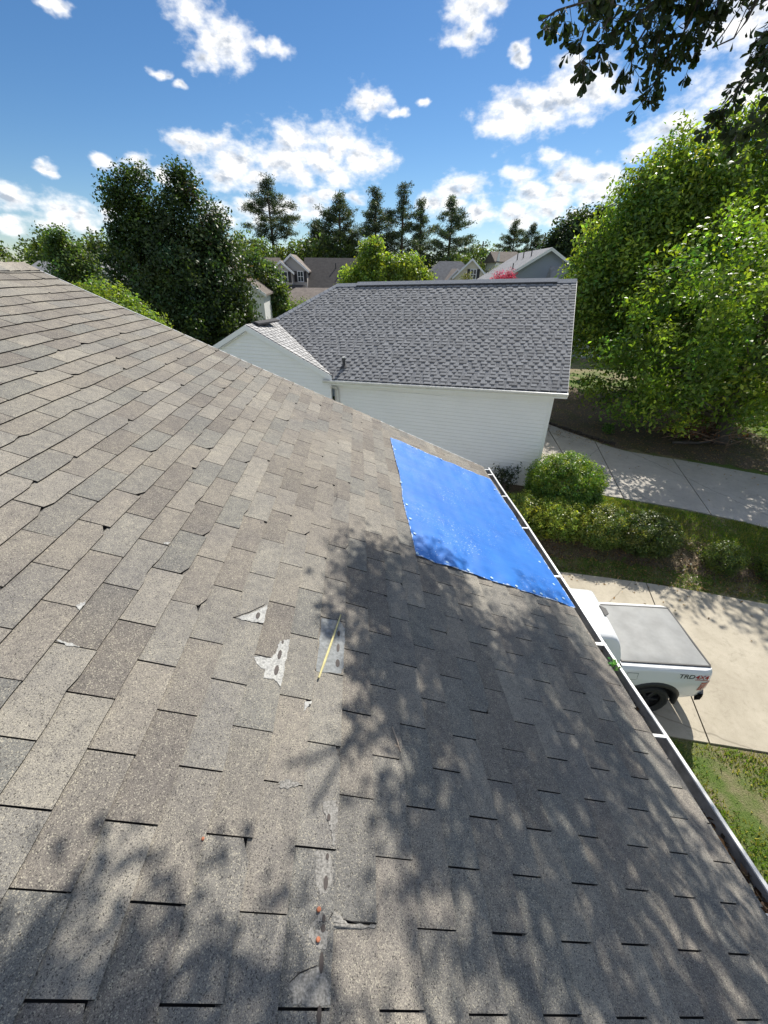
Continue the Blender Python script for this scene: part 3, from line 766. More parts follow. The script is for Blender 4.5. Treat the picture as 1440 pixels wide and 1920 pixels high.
def build_neighbour():
    rng = random.Random(21)
    base = NR - NE * 4.5 + NN * 4.0
    H = thing('house', 'white sided single storey house with grey shingle roof next door', 'house', (base.x, base.y, .8))
    VR = 4.6                      # plan depth of the front slope
    cs30 = math.cos(math.atan(.5822))
    # roof base sheets: front slope with hip and valley, back slope, hip end, cross gable
    m = MB()
    front = [nb(7.264, .114), nb(0, 0), nb(0, VR), nb(8.886, VR), nb(10.72, 2.655)]
    m.add(front, [(0, 1, 2, 3, 4)])
    back0, back1 = NR + NN * (2 * VR), NR - NE * 13.4 + NN * (2 * VR)
    m.add([nb(0, VR), Vector((back0.x, back0.y, 4.07)), Vector((back1.x, back1.y, 3.7)), nb(8.886, VR)], [(0, 1, 2, 3)])
    q = NR - NE * 13.4 + NN * .4
    m.add([nb(8.886, VR), Vector((back1.x, back1.y, 3.7)), Vector((q.x, q.y, 3.9))], [(0, 1, 2)])
    m.mi = 0
    roof = m.build('roof', M['dark_cap'], H)
    # laminated shingles on the front slope
    courses = 37; dv = VR / courses
    tabs = []
    def uhi(v):
        if v < .114: return 7.30
        if v < 2.655: return 7.264 + (10.72 - 7.264) * (v - .114) / (2.655 - .114)
        return 10.72 + (8.886 - 10.72) * (v - 2.655) / (VR - 2.655)
    for c in range(courses):
        v0, v1 = c * dv, (c + 1) * dv + .02
        umax = uhi(v0 + dv * .5) - .01; u = .0
        shift = rng.uniform(0, .2)
        # the flat under-layer of the course
        mb = MB(); g = rng.uniform(.85, 1.1); mb.cur = (.25 * g, .252 * g, .258 * g)
        mb.add([nb(0, v0, .008), nb(umax, v0, .008), nb(umax, v1, .004), nb(0, v1, .004), nb(0, v0, 0), nb(umax, v0, 0)], [(0, 3, 2, 1), (0, 1, 5, 4)])
        mb.m = [0, 1]
        tabs.append((0, mb))
        first = True
        while u < umax - .03:
            gap = 0 if first else rng.uniform(.05, .17); first = False
            w_ = rng.uniform(.09, .24); a, b = u + gap, min(u + gap + w_, umax)
            u = b
            if b - a < .03: continue
            g = rng.uniform(.86, 1.12) * (1.0 if rng.random() > .12 else .82)
            mb = MB(); mb.cur = (.275 * g, .278 * g, .284 * g)
            ja, jb = rng.uniform(-.004, .004), rng.uniform(-.004, .004)
            P = [nb(a, v0 - .004 + ja, .024), nb(b, v0 - .004 + jb, .024), nb(b, v1, .012), nb(a, v1, .012)]
            Q = [nb(a, v0 - .004 + ja, .004), nb(b, v0 - .004 + jb, .004), nb(b, v1, .0), nb(a, v1, .0)]
            shadow_band = [nb(a + .004, v0 - .006, .0185), nb(b - .004, v0 - .006, .0185), nb(b - .004, v0 - .034, .0205), nb(a + .004, v0 - .034, .0205)] if c else []  # shadow line under each raised tab deepened by a dark printed band
            mb.add(P + Q + shadow_band, [(0, 3, 2, 1), (0, 1, 5, 4), (1, 2, 6, 5), (3, 0, 4, 7)] + ([(8, 9, 10, 11)] if c else [])); mb.m = [0, 1, 1, 1, 1][:len(mb.f)]
            ctr = (P[0] + P[2]) / 2 - Vector((0, 0, CAM_Z))
            tabs.append(((b - a) / ctr.length ** 2 * (-ctr.normalized()).dot(Vector((-NN.x * .5, -NN.y * .5, .86))), mb))
    order = sorted(range(len(tabs)), key=lambda k: -tabs[k][0]); rest = MB()
    for r, k in enumerate(order):
        mb = tabs[k][1]
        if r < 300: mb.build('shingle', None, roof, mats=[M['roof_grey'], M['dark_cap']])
        else:
            b0 = len(rest.v); rest.v += mb.v; rest.t += mb.t; rest.f += [tuple(i + b0 for i in f) for f in mb.f]; rest.m += mb.m
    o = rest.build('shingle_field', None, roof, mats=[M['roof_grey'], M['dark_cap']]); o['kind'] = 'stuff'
    # ridge vent with its cap
    m = MB(); m.cur = (.34, .345, .36)
    for (u0, u1, h_) in ((0.0, .62, .035), (.62, 8.0, .075), (8.0, 8.886, .035)):
        A, B = nb(u0, VR - .15, 0), nb(u1, VR - .15, 0); C, D = nb(u0, VR, h_), nb(u1, VR, h_)
        E_, F_ = A + NN * .30, B + NN * .30
        top = [A + Vector((0, 0, h_)), B + Vector((0, 0, h_)), D + Vector((0, 0, .03)), C + Vector((0, 0, .03)), F_ + Vector((0, 0, h_)), E_ + Vector((0, 0, h_))]
        m.mi = 0; m.add(top, [(0, 3, 2, 1), (3, 5, 4, 2)])
        m.mi = 1; m.add([top[0], top[1], B, A, top[2], top[4], top[3], top[5]], [(0, 1, 2, 3)])
    m.build('ridge_vent', None, roof, mats=[M['roof_grey'], M['dark_cap']])
    # hip caps
    for k in range(14):
        f0, f1 = k / 14, (k + 1.1) / 14
        a = nb(8.886, VR).lerp(nb(10.72, 2.655), f0); b = nb(8.886, VR).lerp(nb(10.72, 2.655), min(f1, 1))
        d = (b - a).normalized(); sd = d.cross(Vector((0, 0, 1))).normalized() * .13
        g = rng.uniform(.85, 1.15); m = MB(); m.cur = (.33 * g, .335 * g, .35 * g)
        m.add([a - sd - Vector((0, 0, .03)), a + Vector((0, 0, .05)), a + sd - Vector((0, 0, .03)), b - sd - Vector((0, 0, .02)), b + Vector((0, 0, .06)), b + sd - Vector((0, 0, .02))], [(0, 1, 4, 3), (1, 2, 5, 4)])
        m.build('hip_cap', M['roof_grey'], roof)
    # cross gable on the left
    pk = Vector((-3.744, 15.009, 5.40)); rt = Vector((-.93, 13.955, 3.99)); bk = nb(10.72, 2.655)
    lf = pk - (rt - pk).reflect(Vector((0, 0, 1))) * 1.0
    lf = Vector((2 * pk.x - rt.x, 2 * pk.y - rt.y, rt.z - .12))
    bl = lf + NN * 2.9
    m = MB(); m.add([pk, rt, bk, nb(7.264, .114), lf, bl], [(0, 1, 3, 2), (0, 2, 5, 4)]); groof = m.build('gable_roof', M['dark_cap'], H)
    # shingles on its right slope: interpolate between rake (pk-rt) and valley (bk-valley foot)
    nC = 22; vf = nb(7.264, .114)
    for c in range(nC):
        t0, t1 = c / nC, (c + 1) / nC
        A0, A1 = pk.lerp(rt, t0), pk.lerp(rt, t1 + .004)
        B0, B1 = bk.lerp(vf, t0), bk.lerp(vf, t1 + .004)
        L = (B1 - A1).length; x = 0.0
        up = Vector((0, 0, 1))
        g = rng.uniform(.9, 1.1); m = MB(); m.cur = (.36 * g, .355 * g, .35 * g)
        m.add([A0 + up * .006, A1 + up * .012, B1 + up * .012, B0 + up * .006], [(0, 1, 2, 3)]); m.build('shingle', M['roof_grey'], groof)
        while x < L - .05:
            w_ = rng.uniform(.1, .24); a, b = x / L, min(1, (x + w_) / L); x += w_ + rng.uniform(.05, .15)
            g = rng.uniform(.85, 1.15); m = MB(); m.cur = (.46 * g, .455 * g, .45 * g)
            P = [A0.lerp(B0, a) + up * .012, A1.lerp(B1, a) + up * .026, A1.lerp(B1, b) + up * .026, A0.lerp(B0, b) + up * .012]
            m.add(P + [q_ - up * .016 for q_ in P], [(0, 1, 2, 3), (1, 5, 6, 2), (0, 4, 5, 1), (3, 2, 6, 7)]); m.m = [0, 1, 1, 1]
            m.build('shingle', None, groof, mats=[M['roof_grey'], M['dark_cap']])
    m = MB(); m.cur = (.17, .17, .175)
    a = pk + NN * .55 + Vector((0, 0, .055)); b = pk + NN * 1.9 + Vector((0, 0, .04))
    for s_ in (-1, 1):
        e_ = NE * .16 * s_ - Vector((0, 0, .06)); m.add([a, b, b + e_, a + e_, a + e_ - Vector((0, 0, .05)), b + e_ - Vector((0, 0, .05)), a - Vector((0, 0, .05))], [(0, 1, 2, 3), (3, 2, 5, 4), (0, 3, 4, 6)])
    m.build('ridge_vent', M['dark_cap'], groof)
    # main wall: siding boards one by one
    OFF = .36; step = .1165; Lw = 7.05; u0 = .30
    m = MB(); m.hexa([wall_pt(u0 + .02, OFF + .03, .78), wall_pt(Lw + .3, OFF + .03, .78), wall_pt(Lw + .3, OFF + .16, .78), wall_pt(u0 + .02, OFF + .16, .78),
                      wall_pt(u0 + .02, OFF + .03, 3.86), wall_pt(Lw + .3, OFF + .03, 3.72), wall_pt(Lw + .3, OFF + .16, 3.72), wall_pt(u0 + .02, OFF + .16, 3.86)])
    wall = m.build('wall', M['siding'], H)
    z = .86
    while z < 3.80:
        zt = min(z + step, 3.83)
        m = MB()
        # profile: butt 14 mm proud with a small return under it
        pr = [(.034, z + .004), (.002, z - .002), (.000, z + .014), (.027, zt)]
        m.grid([[wall_pt(u, OFF + o_, zz - .0267 * u * (0 if zz < 3.6 else .6)) for o_, zz in pr] for u in (u0 + .06, 2.5, 4.6, Lw + .25)])
        m.build('siding_board', M['siding'], wall); z += step
    # gable wall: boards clipped by the rakes
    gOff = .10
    def gw(u, o_, z_): return wall_pt(u, gOff + o_, z_)
    ug = lambda P: -(P - NR).dot(NE)
    upk, urt, ulf = ug(pk), ug(rt), ug(lf)
    m = MB(); m.slab([gw(urt + .12, .03, .8), gw(ulf - .12, .03, .8), gw(ulf - .12, .03, lf.z - .2), gw(upk, .03, pk.z - .18), gw(urt + .12, .03, rt.z - .17)], NN * .1)
    gwall = m.build('gable_wall', M['siding'], H)
    z = .86
    while z < pk.z - .22:
        zt = z + step
        def lim(zz):
            f = max(0, min(1, (zz - (rt.z - .15)) / (pk.z - rt.z - .03))); return urt + .10 + (upk - urt - .1) * f, ulf - .10 + (upk - ulf + .1) * f
        (a0, b0), (a1, b1) = lim(z), lim(zt)
        m = MB(); pr = [(.034, z + .004), (.002, z - .002), (.000, z + .014)]
        m.grid([[gw(a0, o_, zz) for o_, zz in pr] + [gw(a1, .026, zt)], [gw(b0, o_, zz) for o_, zz in pr] + [gw(b1, .026, zt)]])
        m.build('siding_board', M['siding'], gwall); z += step
    # right gable end wall and rear wall
    m = MB(); m.slab([wall_pt(u0 + .01, OFF + .06, .78), wall_pt(u0 + .01, 2 * VR - .3, .78), wall_pt(u0 + .01, 2 * VR - .3, 3.85), wall_pt(u0 + .01, VR, nz(0, VR) - .2), wall_pt(u0 + .01, OFF + .06, 3.9)], -NE * .1)
    m.build('gable_end_wall', M['siding'], H)
    m = MB(); m.hexa([wall_pt(u0 + .05, 2 * VR - .45, .78), wall_pt(13, 2 * VR - .45, .78), wall_pt(13, 2 * VR - .3, .78), wall_pt(u0 + .05, 2 * VR - .3, .78), wall_pt(u0 + .05, 2 * VR - .45, 3.7), wall_pt(13, 2 * VR - .45, 3.7), wall_pt(13, 2 * VR - .3, 3.7), wall_pt(u0 + .05, 2 * VR - .3, 3.7)])
    m.build('rear_wall', M['siding'], H)
    # corner boards
    for (uu, of, zt) in ((u0, OFF, 3.87),):
        m = MB(); m.hexa([wall_pt(uu - .012, of - .012, .8), wall_pt(uu + .085, of - .012, .8), wall_pt(uu + .085, of + .03, .8), wall_pt(uu - .012, of + .09, .8), wall_pt(uu - .012, of - .012, zt), wall_pt(uu + .085, of - .012, zt), wall_pt(uu + .085, of + .03, zt), wall_pt(uu - .012, of + .09, zt)])
        m.build('corner_board', M['trim'], H)
    # soffit, fascia, rakes
    m = MB(); m.hexa([wall_pt(-.02, .0, 3.885), wall_pt(7.35, .0, 3.69), wall_pt(7.35, OFF + .03, 3.69), wall_pt(-.02, OFF + .03, 3.885), wall_pt(-.02, .0, 3.90), wall_pt(7.35, .0, 3.705), wall_pt(7.35, OFF + .03, 3.705), wall_pt(-.02, OFF + .03, 3.90)])
    m.build('soffit', M['trim'], H)
    m = MB(); m.hexa([wall_pt(-.02, -.03, 3.89), wall_pt(7.35, -.03, 3.695), wall_pt(7.35, -.005, 3.695), wall_pt(-.02, -.005, 3.89), wall_pt(-.02, -.03, 4.05), wall_pt(7.35, -.03, 3.855), wall_pt(7.35, -.005, 3.855), wall_pt(-.02, -.005, 4.05)])
    m.build('fascia', M['trim'], H)
    def board(P, Q, w_, t_, name, nrm, drop):
        m = MB(); dn = Vector((0, 0, -w_)); m.hexa([P + dn, Q + dn, Q + dn + nrm * t_, P + dn + nrm * t_, P, Q, Q + nrm * t_, P + nrm * t_]); return m.build(name, M['trim'], H)
    fo = -NN * .03
    for (P, Q) in ((pk, rt), (lf, pk)):
        board(P + fo - Vector((0, 0, .006)), Q + fo - Vector((0, 0, .006)), .17, .03, 'rake_board', NN, 0)
        board(P - Vector((0, 0, .19)) + NN * .002, Q - Vector((0, 0, .19)) + NN * .002, .018, .11, 'rake_soffit', NN, 0)
    board(nb(-.012, 0, -.012), nb(-.012, VR, -.012), .16, .025, 'rake_board', -NE, 0)
    b2 = Vector((back0.x, back0.y, 4.05)); board(nb(-.012, VR, -.012), b2, .16, .025, 'rake_board', -NE, 0)
    m = MB(); A, B = nb(.0, .0, -.1), nb(.0, VR, -.12); m.add([A, B, B - NE * .3, A - NE * .3], [(0, 1, 2, 3)]); m.build('rake_soffit', M['trim'], H)
    # gutter and downspout
    m = MB(); g0, g1 = -.02, 7.55
    def gp(u, o_, dz): q_ = wall_pt(u, o_, nz(u, 0) + dz); return q_
    pr = [(-.032, -.02), (-.032, -.12), (-.09, -.12), (-.125, -.07), (-.135, -.02), (-.118, -.015)]
    m.grid([[gp(u, o_, dz) for o_, dz in pr] for u in (g0, 2.5, 5.0, g1)])
    for u in (g0, g1): m.add([gp(u, o_, dz) for o_, dz in pr], [tuple(range(len(pr)))])
    gut = m.build('gutter', M['white_metal'], H)
    m = MB(); m.add([gp(g0, -.033, -.025), gp(g1, -.033, -.025), gp(g1, -.112, -.05), gp(g0, -.112, -.05)], [(0, 1, 2, 3)]); m.build('gutter_lining', M['gutter_inside'], gut)
    m = MB(); u_ = 7.22
    m.tube([wall_pt(u_ + .1, -.08, 3.76), wall_pt(u_ + .07, -.05, 3.66), wall_pt(u_, .2, 3.56), wall_pt(u_ - .02, OFF - .06, 3.46), wall_pt(u_ - .02, OFF - .06, .95), wall_pt(u_ - .02, OFF - .25, .86)], [.042] * 6, 8)
    m.build('downspout', M['white_metal'], H)
    # plumbing vent
    b = nb(7.02, .52, 0)
    m = MB(); m.tube([b, b + Vector((0, 0, .30))], [.05, .05], 12); vp = m.build('vent_pipe', M['dark_cap'], H)
    m = MB(); m.tube([b + Vector((0, 0, .30)), b + Vector((0, 0, .33))], [.056, .05], 12); m.build('vent_cap', M['white_metal'], vp)
    m = MB(); m.tube([b + Vector((0, 0, .0)), b + Vector((0, 0, .06))], [.13, .06], 12); m.build('vent_flashing', M['dark_cap'], vp)
build_neighbour()

# ------------------------------------------------------------------ the pickup truck
def build_truck():
    T = thing('pickup_truck', 'white pickup truck with a grey bed cover parked on the tan driveway', 'pickup truck', (5.99, 5.085, .035), math.atan2(-.124, .992), scale=.935)
    paint = plain('white_car_paint', (.80, .81, .81), .22, var=.02, scale=2, coat=.6)
    black = plain('black_plastic', (.022, .022, .024), .5, var=.2, scale=20)
    rubber = plain('tyre_rubber', (.02, .02, .02), .75, var=.25, scale=30)
    glass = plain('dark_glass', (.012, .015, .018), .06, var=.05, scale=3)
    vinyl = plain('grey_vinyl_cover', (.25, .255, .25), .62, var=.16, scale=3.2, bumpy=.15)
    alloy = plain('dark_alloy', (.05, .05, .055), .35, metal=.6, var=.1, scale=9)
    redl = plain('red_lens', (.26, .012, .012), .15, var=.1, scale=9)
    whitel = plain('clear_lens', (.7, .7, .68), .12, var=.05, scale=9)
    red = plain('red_decal', (.42, .02, .03), .4, var=.05, scale=9)
    K = dict(parent=T, world_coords=False)
    prof = [(.46, .845), (.60, .885), (.80, .915), (.93, .927), (1.00, .930), (1.05, .918), (1.14, .905), (1.20, .890), (1.235, .868), (1.245, .845)]
    def yz(z):
        for (a, ya), (b, yb) in zip(prof, prof[1:]):
            if a <= z <= b: return ya + (yb - ya) * (z - a) / (b - a)
        return prof[0][1] if z < .46 else prof[-1][1]
    def arch(x, xc, r=.505, zc=.40, base=.50):
        d = abs(x - xc); return max(base, zc + math.sqrt(r * r - d * d)) if d < r else base
    def side(m, x0, x1, sgn, xc=None, n=44, ztop=1.245, zb=.50, tail=0.0):
        rows = []
        for i in range(n + 1):
            x = x0 + (x1 - x0) * i / n
            b = arch(x, xc, base=zb) if xc is not None else zb
            if tail and x > -.28: b = max(b, zb + (x + .28) * tail)
            row = []
            for k in range(13):
                z = b + (ztop - b) * k / 12; y = yz(z)
                if xc is not None:
                    dd = math.hypot(x - xc, z - .40); y += .022 * max(0, 1 - abs(dd - .55) / .22)
                if tail: y -= .05 * max(0, (x + .16) / .16) ** 2
                row.append((x, sgn * y, z))
            rows.append(row)
        m.grid(rows)
        m.grid([[r[-1], (r[-1][0], sgn * .735, r[-1][2] + .004)] for r in rows])
        m.grid([[r[0], (r[0][0], r[0][1] - sgn * .05, r[0][2] + .01)] for r in rows])
    RX = -.93
    m = MB()
    for s in (-1, 1): side(m, -1.62, 0.0, s, RX, tail=.35)
    m.box((-1.61, -.73, .62), (-1.57, .73, 1.20)); m.box((-1.58, -.72, .60), (-.05, .72, .66))
    bed = m.build('bed', paint, smooth=True, **K)
    for s in (-1, 1):
        m = MB(); m.box((-1.57, s * .69 - .02, .66), (-.04, s * .69 + .02, 1.19)); m.build('bed_liner', black, bed, world_coords=False)
    m = MB(); m.box((-1.0 - .05, 0, 0), (-1.0, .001, .001))
    # fuel door
    m = MB(); m.add([(-1.50, -(yz(.99) + .004), .99), (-1.32, -(yz(.99) + .004), .99), (-1.32, -(yz(1.13) + .004), 1.13), (-1.50, -(yz(1.13) + .004), 1.13)], [(0, 1, 2, 3)]); m.build('fuel_door', paint, bed, world_coords=False)
    m = MB(); m.tube([(-1.505, -(yz(.985) + .003), .985), (-1.315, -(yz(.985) + .003), .985), (-1.315, -(yz(1.135) + .003), 1.135), (-1.505, -(yz(1.135) + .003), 1.135), (-1.505, -(yz(.985) + .003), .985)], [.0035] * 5, 5); m.build('fuel_door_seam', black, bed, world_coords=False)
    # lettering on the bed side
    for s in (-1, 1):
        x = -.60
        for txt, mt, wdt in (('TRD', black, .29), ('4X4', red, .25)):
            c = bpy.data.curves.new('decal', 'FONT'); c.body = txt; c.size = .125; c.extrude = .0015; c.shear = .18; c.space_character = .95; c.offset = .001
            tmp = bpy.data.objects.new('decal', c); me_ = bpy.data.meshes.new_from_object(tmp); bpy.data.objects.remove(tmp)
            o = bpy.data.objects.new('decal', me_); COL.objects.link(o); o.parent = bed
            me_.materials.clear(); me_.materials.append(mt)
            xs_ = [v_.co.x for v_ in me_.vertices]; o.scale = (wdt * .93 / (max(xs_) - min(xs_)), 1, 1)
            tilt = math.atan2(yz(1.09) - yz(1.19), .10)
            if s < 0: o.location = (x, -(yz(1.09) + .005), 1.085); o.rotation_euler = (math.pi / 2 - tilt, 0, 0); x += wdt
            else: o.location = (-.60 + .56 - (x + .60), yz(1.09) + .005, 1.085); o.rotation_euler = (math.pi / 2 - tilt, 0, math.pi); x += wdt
        m = MB(); y0 = s * (yz(1.06) + .004); y1 = s * (yz(1.072) + .004)
        m.add([(-.30, y0, 1.060), (-.05, y0, 1.060), (-.05, y1, 1.072), (-.30, y1, 1.072)], [(0, 1, 2, 3)]); m.build('decal_stripe', red, bed, world_coords=False)
    # bed cover: slightly domed panel in a black frame
    m = MB(); rows = []
    for i in range(25):
        x = -1.585 + 1.565 * i / 24; row = []
        for j in range(21):
            y = -.735 + 1.47 * j / 20; e = min((i) / 24, 1 - i / 24, j / 20, 1 - j / 20)
            z = 1.262 + .012 * min(1, e * 12) + .0035 * math.sin(x * 13) * (1 if e > .02 else 0) + .003 * math.sin(y * 5 + x * 3)
            row.append((x, y, z))
        rows.append(row)
    m.grid(rows); cov = m.build('bed_cover', vinyl, smooth=True, **K)
    m = MB()
    for (lo, hi) in (((-1.60, -.772, 1.236), (-.005, -.736, 1.270)), ((-1.60, .736, 1.236), (-.005, .772, 1.270)), ((-.02, -.735, 1.236), (.012, .735, 1.272)), ((-1.605, -.735, 1.236), (-1.586, .735, 1.268))): m.box(lo, hi)
    m.build('cover_frame', black, cov, world_coords=False, bevel=.006)
    # tailgate, lights, bumper
    m = MB(); m.hexa([(-.02, -.73, .62), (.045, -.73, .62), (.045, .73, .62), (-.02, .73, .62), (-.02, -.73, 1.235), (.03, -.73, 1.235), (.03, .73, 1.235), (-.02, .73, 1.235)])
    tg = m.build('tailgate', paint, bevel=.015, **K)
    m = MB(); m.box((.035, -.12, 1.02), (.055, .12, 1.09)); m.build('handle', black, tg, world_coords=False)
    for s in (-1, 1):
        m = MB(); P = []
        for z in (.78, .88, 1.02):
            P.append([(-.17, s * (yz(z) + .006), z), (-.07, s * (yz(z) - .005), z), (.0, s * (yz(z) - .045), z), (.035, s * .79, z), (.038, s * .735, z)])
        m.grid(P); o = m.build('tail_light', redl, smooth=True, **K)
        m = MB(); m.add([(-.10, s * (yz(.80) + .004), .80), (.005, s * (yz(.8) - .042), .80), (.005, s * (yz(.86) - .042), .86), (-.10, s * (yz(.86) + .004), .86)], [(0, 1, 2, 3)]); m.build('clear_lens', whitel, o, world_coords=False)
    m = MB(); rows = []
    for i in range(17):
        y = -.90 + 1.80 * i / 16; e = abs(y) / .90; x = .17 - .16 * e ** 4
        rows.append([(x - .10, y, .66), (x, y, .67), (x + .012, y, .60), (x, y, .50), (x - .10, y, .48)])
    m.grid(rows); m.build('rear_bumper', black, smooth=True, **K)
    # cab
    m = MB()
    for s in (-1, 1): side(m, -3.72, -1.655, s, None, ztop=1.225, zb=.42)
    m.grid([[(-1.655, -yz(z) + .0, z) for z in (.42, .8, 1.0, 1.225)], [(-1.655, yz(z), z) for z in (.42, .8, 1.0, 1.225)]])
    # greenhouse, rounded over the roof edge
    def sect(x, zt, ytop, zb=1.225):
        L = []
        for (f, g) in ((0, 0), (.35, .28), (.7, .58), (.86, .74), (.94, .86), (.985, .97)):
            L.append((x, -(.875 - (.875 - ytop) * f), zb + (zt - .045 - zb) * f))
        L += [(x, -ytop + .03, zt - .022), (x, -ytop + .09, zt - .006)]
        for k in range(1, 12): yy = (-ytop + .09) + (2 * ytop - .18) * k / 12; L.append((x, yy, zt + .012 * (1 - (yy / ytop) ** 2) + (.005 if k in (3, 6, 9) else 0) - .006))
        L += [(x, ytop - .09, zt - .006), (x, ytop - .03, zt - .022)]
        for (f, g) in ((.985, .97), (.94, .86), (.86, .74), (.7, .58), (.35, .28), (0, 0)):
            L.append((x, (.875 - (.875 - ytop) * f), zb + (zt - .045 - zb) * f))
        return L
    st = [(-1.660, 1.30, .85), (-1.675, 1.50, .79), (-1.70, 1.64, .735), (-1.725, 1.71, .695), (-1.77, 1.752, .668), (-1.85, 1.772, .66), (-2.2, 1.79, .66), (-2.7, 1.79, .66), (-2.95, 1.775, .65), (-3.1, 1.71, .66), (-3.3, 1.60, .70), (-3.55, 1.42, .77), (-3.72, 1.28, .84)]
    rows = [sect(x, zt, yt) for x, zt, yt in st]; m.grid(rows)
    cabo = m.build('cab', paint, smooth=True, **K)
    # glass: rear window, side windows, windscreen
    m = MB(); m.add([(-1.652, -.60, 1.27), (-1.652, .60, 1.27), (-1.700, .55, 1.62), (-1.700, -.55, 1.62)], [(0, 1, 2, 3)]); m.build('rear_window', glass, cabo, world_coords=False)
    def yw(z): return .875 - (.875 - .66) * (z - 1.225) / (1.735 - 1.225) + .012
    for s in (-1, 1):
        for (xa, xb, xc, xd) in ((-1.93, -2.55, -2.55, -2.02), (-2.62, -3.42, -3.02, -2.62)):
            m = MB(); m.add([(xa, s * yw(1.255), 1.255), (xb, s * yw(1.255), 1.255), (xc, s * yw(1.655), 1.655), (xd, s * yw(1.655), 1.655)], [(0, 1, 2, 3)]); m.build('side_window', glass, cabo, world_coords=False)
            m = MB(); P = [(xa + .03, s * (yw(1.23) + .002), 1.235), (xb - .03, s * (yw(1.23) + .002), 1.235), (xc - .03, s * (yw(1.67) + .002), 1.675), (xd + .03, s * (yw(1.67) + .002), 1.675)]
            m.tube(P + P[:1], [.012] * 5, 5); m.build('window_seal', black, cabo, world_coords=False)
            hx = xa - .12
            m = MB(); m.tube([(hx, s * (yz(1.08) + .02), 1.08), (hx - .09, s * (yz(1.08) + .04), 1.08), (hx - .18, s * (yz(1.08) + .02), 1.08)], [.014, .016, .014], 7); m.build('door_handle', paint, cabo, world_coords=False)
        for x in (-1.88, -2.585, -3.56):
            m = MB(); m.tube([(x, s * (yz(z) + .002), z) for z in (.5, .7, .9, 1.0, 1.1, 1.2)] , [.004] * 6, 5); m.build('door_seam', black, cabo, world_coords=False)
        m = MB(); m.tube([(-3.40, s * .90, 1.22), (-3.42, s * 1.0, 1.26)], [.02, .03], 6); m.box((-3.48, s * 1.08 - .1, 1.20), (-3.36, s * 1.08 + .1, 1.38)); m.build('wing_mirror', black, bevel=.02, **K)
    m = MB(); m.add([(-3.735, -.78, 1.30), (-3.735, .78, 1.30), (-3.06, .60, 1.73), (-3.06, -.60, 1.73)], [(0, 1, 2, 3)]); m.build('windscreen', glass, cabo, world_coords=False)
    m = MB(); m.hexa([(-1.80, -.15, 1.770), (-1.70, -.07, 1.742), (-1.70, .07, 1.742), (-1.80, .15, 1.770), (-1.80, -.15, 1.787), (-1.695, -.07, 1.775), (-1.695, .07, 1.775), (-1.80, .15, 1.787)]); m.build('high_brake_light', black, bevel=.004, **K)
    # bonnet and front
    m = MB(); rows = []
    for i in range(13):
        x = -3.72 - 1.48 * i / 12; zt = 1.225 - .12 * (i / 12) ** 2; yy = .86 - .08 * (i / 12) ** 3
        rows.append([(x, -yy, zt - .03)] + [(x, -yy + .06 + (2 * yy - .12) * k / 10, zt + .03 * (1 - ((k - 5) / 5) ** 2)) for k in range(11)] + [(x, yy, zt - .03)])
    m.grid(rows)
    for s in (-1, 1): side(m, -5.20, -3.72, s, -4.22, ztop=1.18, zb=.42)
    m.grid([[(-5.2, -.78, .45), (-5.2, .78, .45)], [(-5.24, -.80, .8), (-5.24, .80, .8)], [(-5.2, -.78, 1.11), (-5.2, .78, 1.11)]])
    fr = m.build('front_body', paint, smooth=True, **K)
    m = MB(); m.box((-5.27, -.5, .72), (-5.22, .5, 1.04)); m.build('grille', black, fr, world_coords=False, bevel=.02)
    for s in (-1, 1):
        m = MB(); m.box((-5.25, s * .67 - .13, .88), (-5.15, s * .67 + .13, 1.04)); m.build('headlight', whitel, fr, world_coords=False, bevel=.03)
    m = MB(); m.box((-5.36, -.86, .44), (-5.16, .86, .66)); m.build('front_bumper', black, bevel=.04, **K)
    m = MB(); m.box((-4.9, -.45, .36), (-.1, .45, .52)); m.tube([(RX, -.72, .39), (RX, .72, .39)], [.06, .06], 10); m.tube([(-4.22, -.72, .39), (-4.22, .72, .39)], [.05, .05], 10); m.build('chassis', black, **K)
    for xc in (RX, -4.22):
        for s in (-1, 1):
            # flare
            m = MB(); rows = []
            for k in range(21):
                a = math.radians(-8 + 196 * k / 20); r0, r1 = .475, .575
                ca, sa = math.cos(a), math.sin(a)
                zz = .40 + .53 * sa; yb = s * (yz(max(.5, zz)) + .02)
                rows.append([(xc + r0 * ca, yb - s * .05, .40 + r0 * sa), (xc + (r0 + .005) * ca, yb + s * .028, .40 + (r0 + .005) * sa), (xc + (r0 + .06) * ca, yb + s * .034, .40 + (r0 + .06) * sa), (xc + r1 * ca, yb - s * .004, .40 + r1 * sa)])
            m.grid(rows); m.build('fender_flare', black, smooth=True, **K)
            m = MB(); rows = []
            for k in range(19):
                a = math.radians(-5 + 190 * k / 18); rows.append([(xc + .485 * math.cos(a), s * .60, .40 + .485 * math.sin(a)), (xc + .49 * math.cos(a), s * .87, .40 + .49 * math.sin(a))])
            m.grid(rows); m.build('wheel_well', black, smooth=True, **K)
            m = MB(); rows = []
            sec = [(.235, -.10), (.26, -.128), (.33, -.138), (.372, -.12), (.388, -.08), (.39, 0), (.388, .08), (.372, .12), (.33, .138), (.26, .128), (.235, .10)]
            yc = s * .80
            for k in range(41):
                a = 2 * math.pi * k / 40; rows.append([(xc + (r + (.007 if (k % 2 and r > .37) else 0)) * math.cos(a), yc + w_, .39 + (r + (.007 if (k % 2 and r > .37) else 0)) * math.sin(a)) for r, w_ in sec])
            m.grid(rows); ty = m.build('wheel', rubber, smooth=False, **K)
            m = MB(); yo = yc + s * .085
            m.tube([(xc, yc - .08, .39), (xc, yc + .08, .39)], [.236, .236], 32, cap=False)
            m.tube([(xc, yc + s * .02, .39), (xc, yc + s * .03, .39)], [.23, .23], 32)
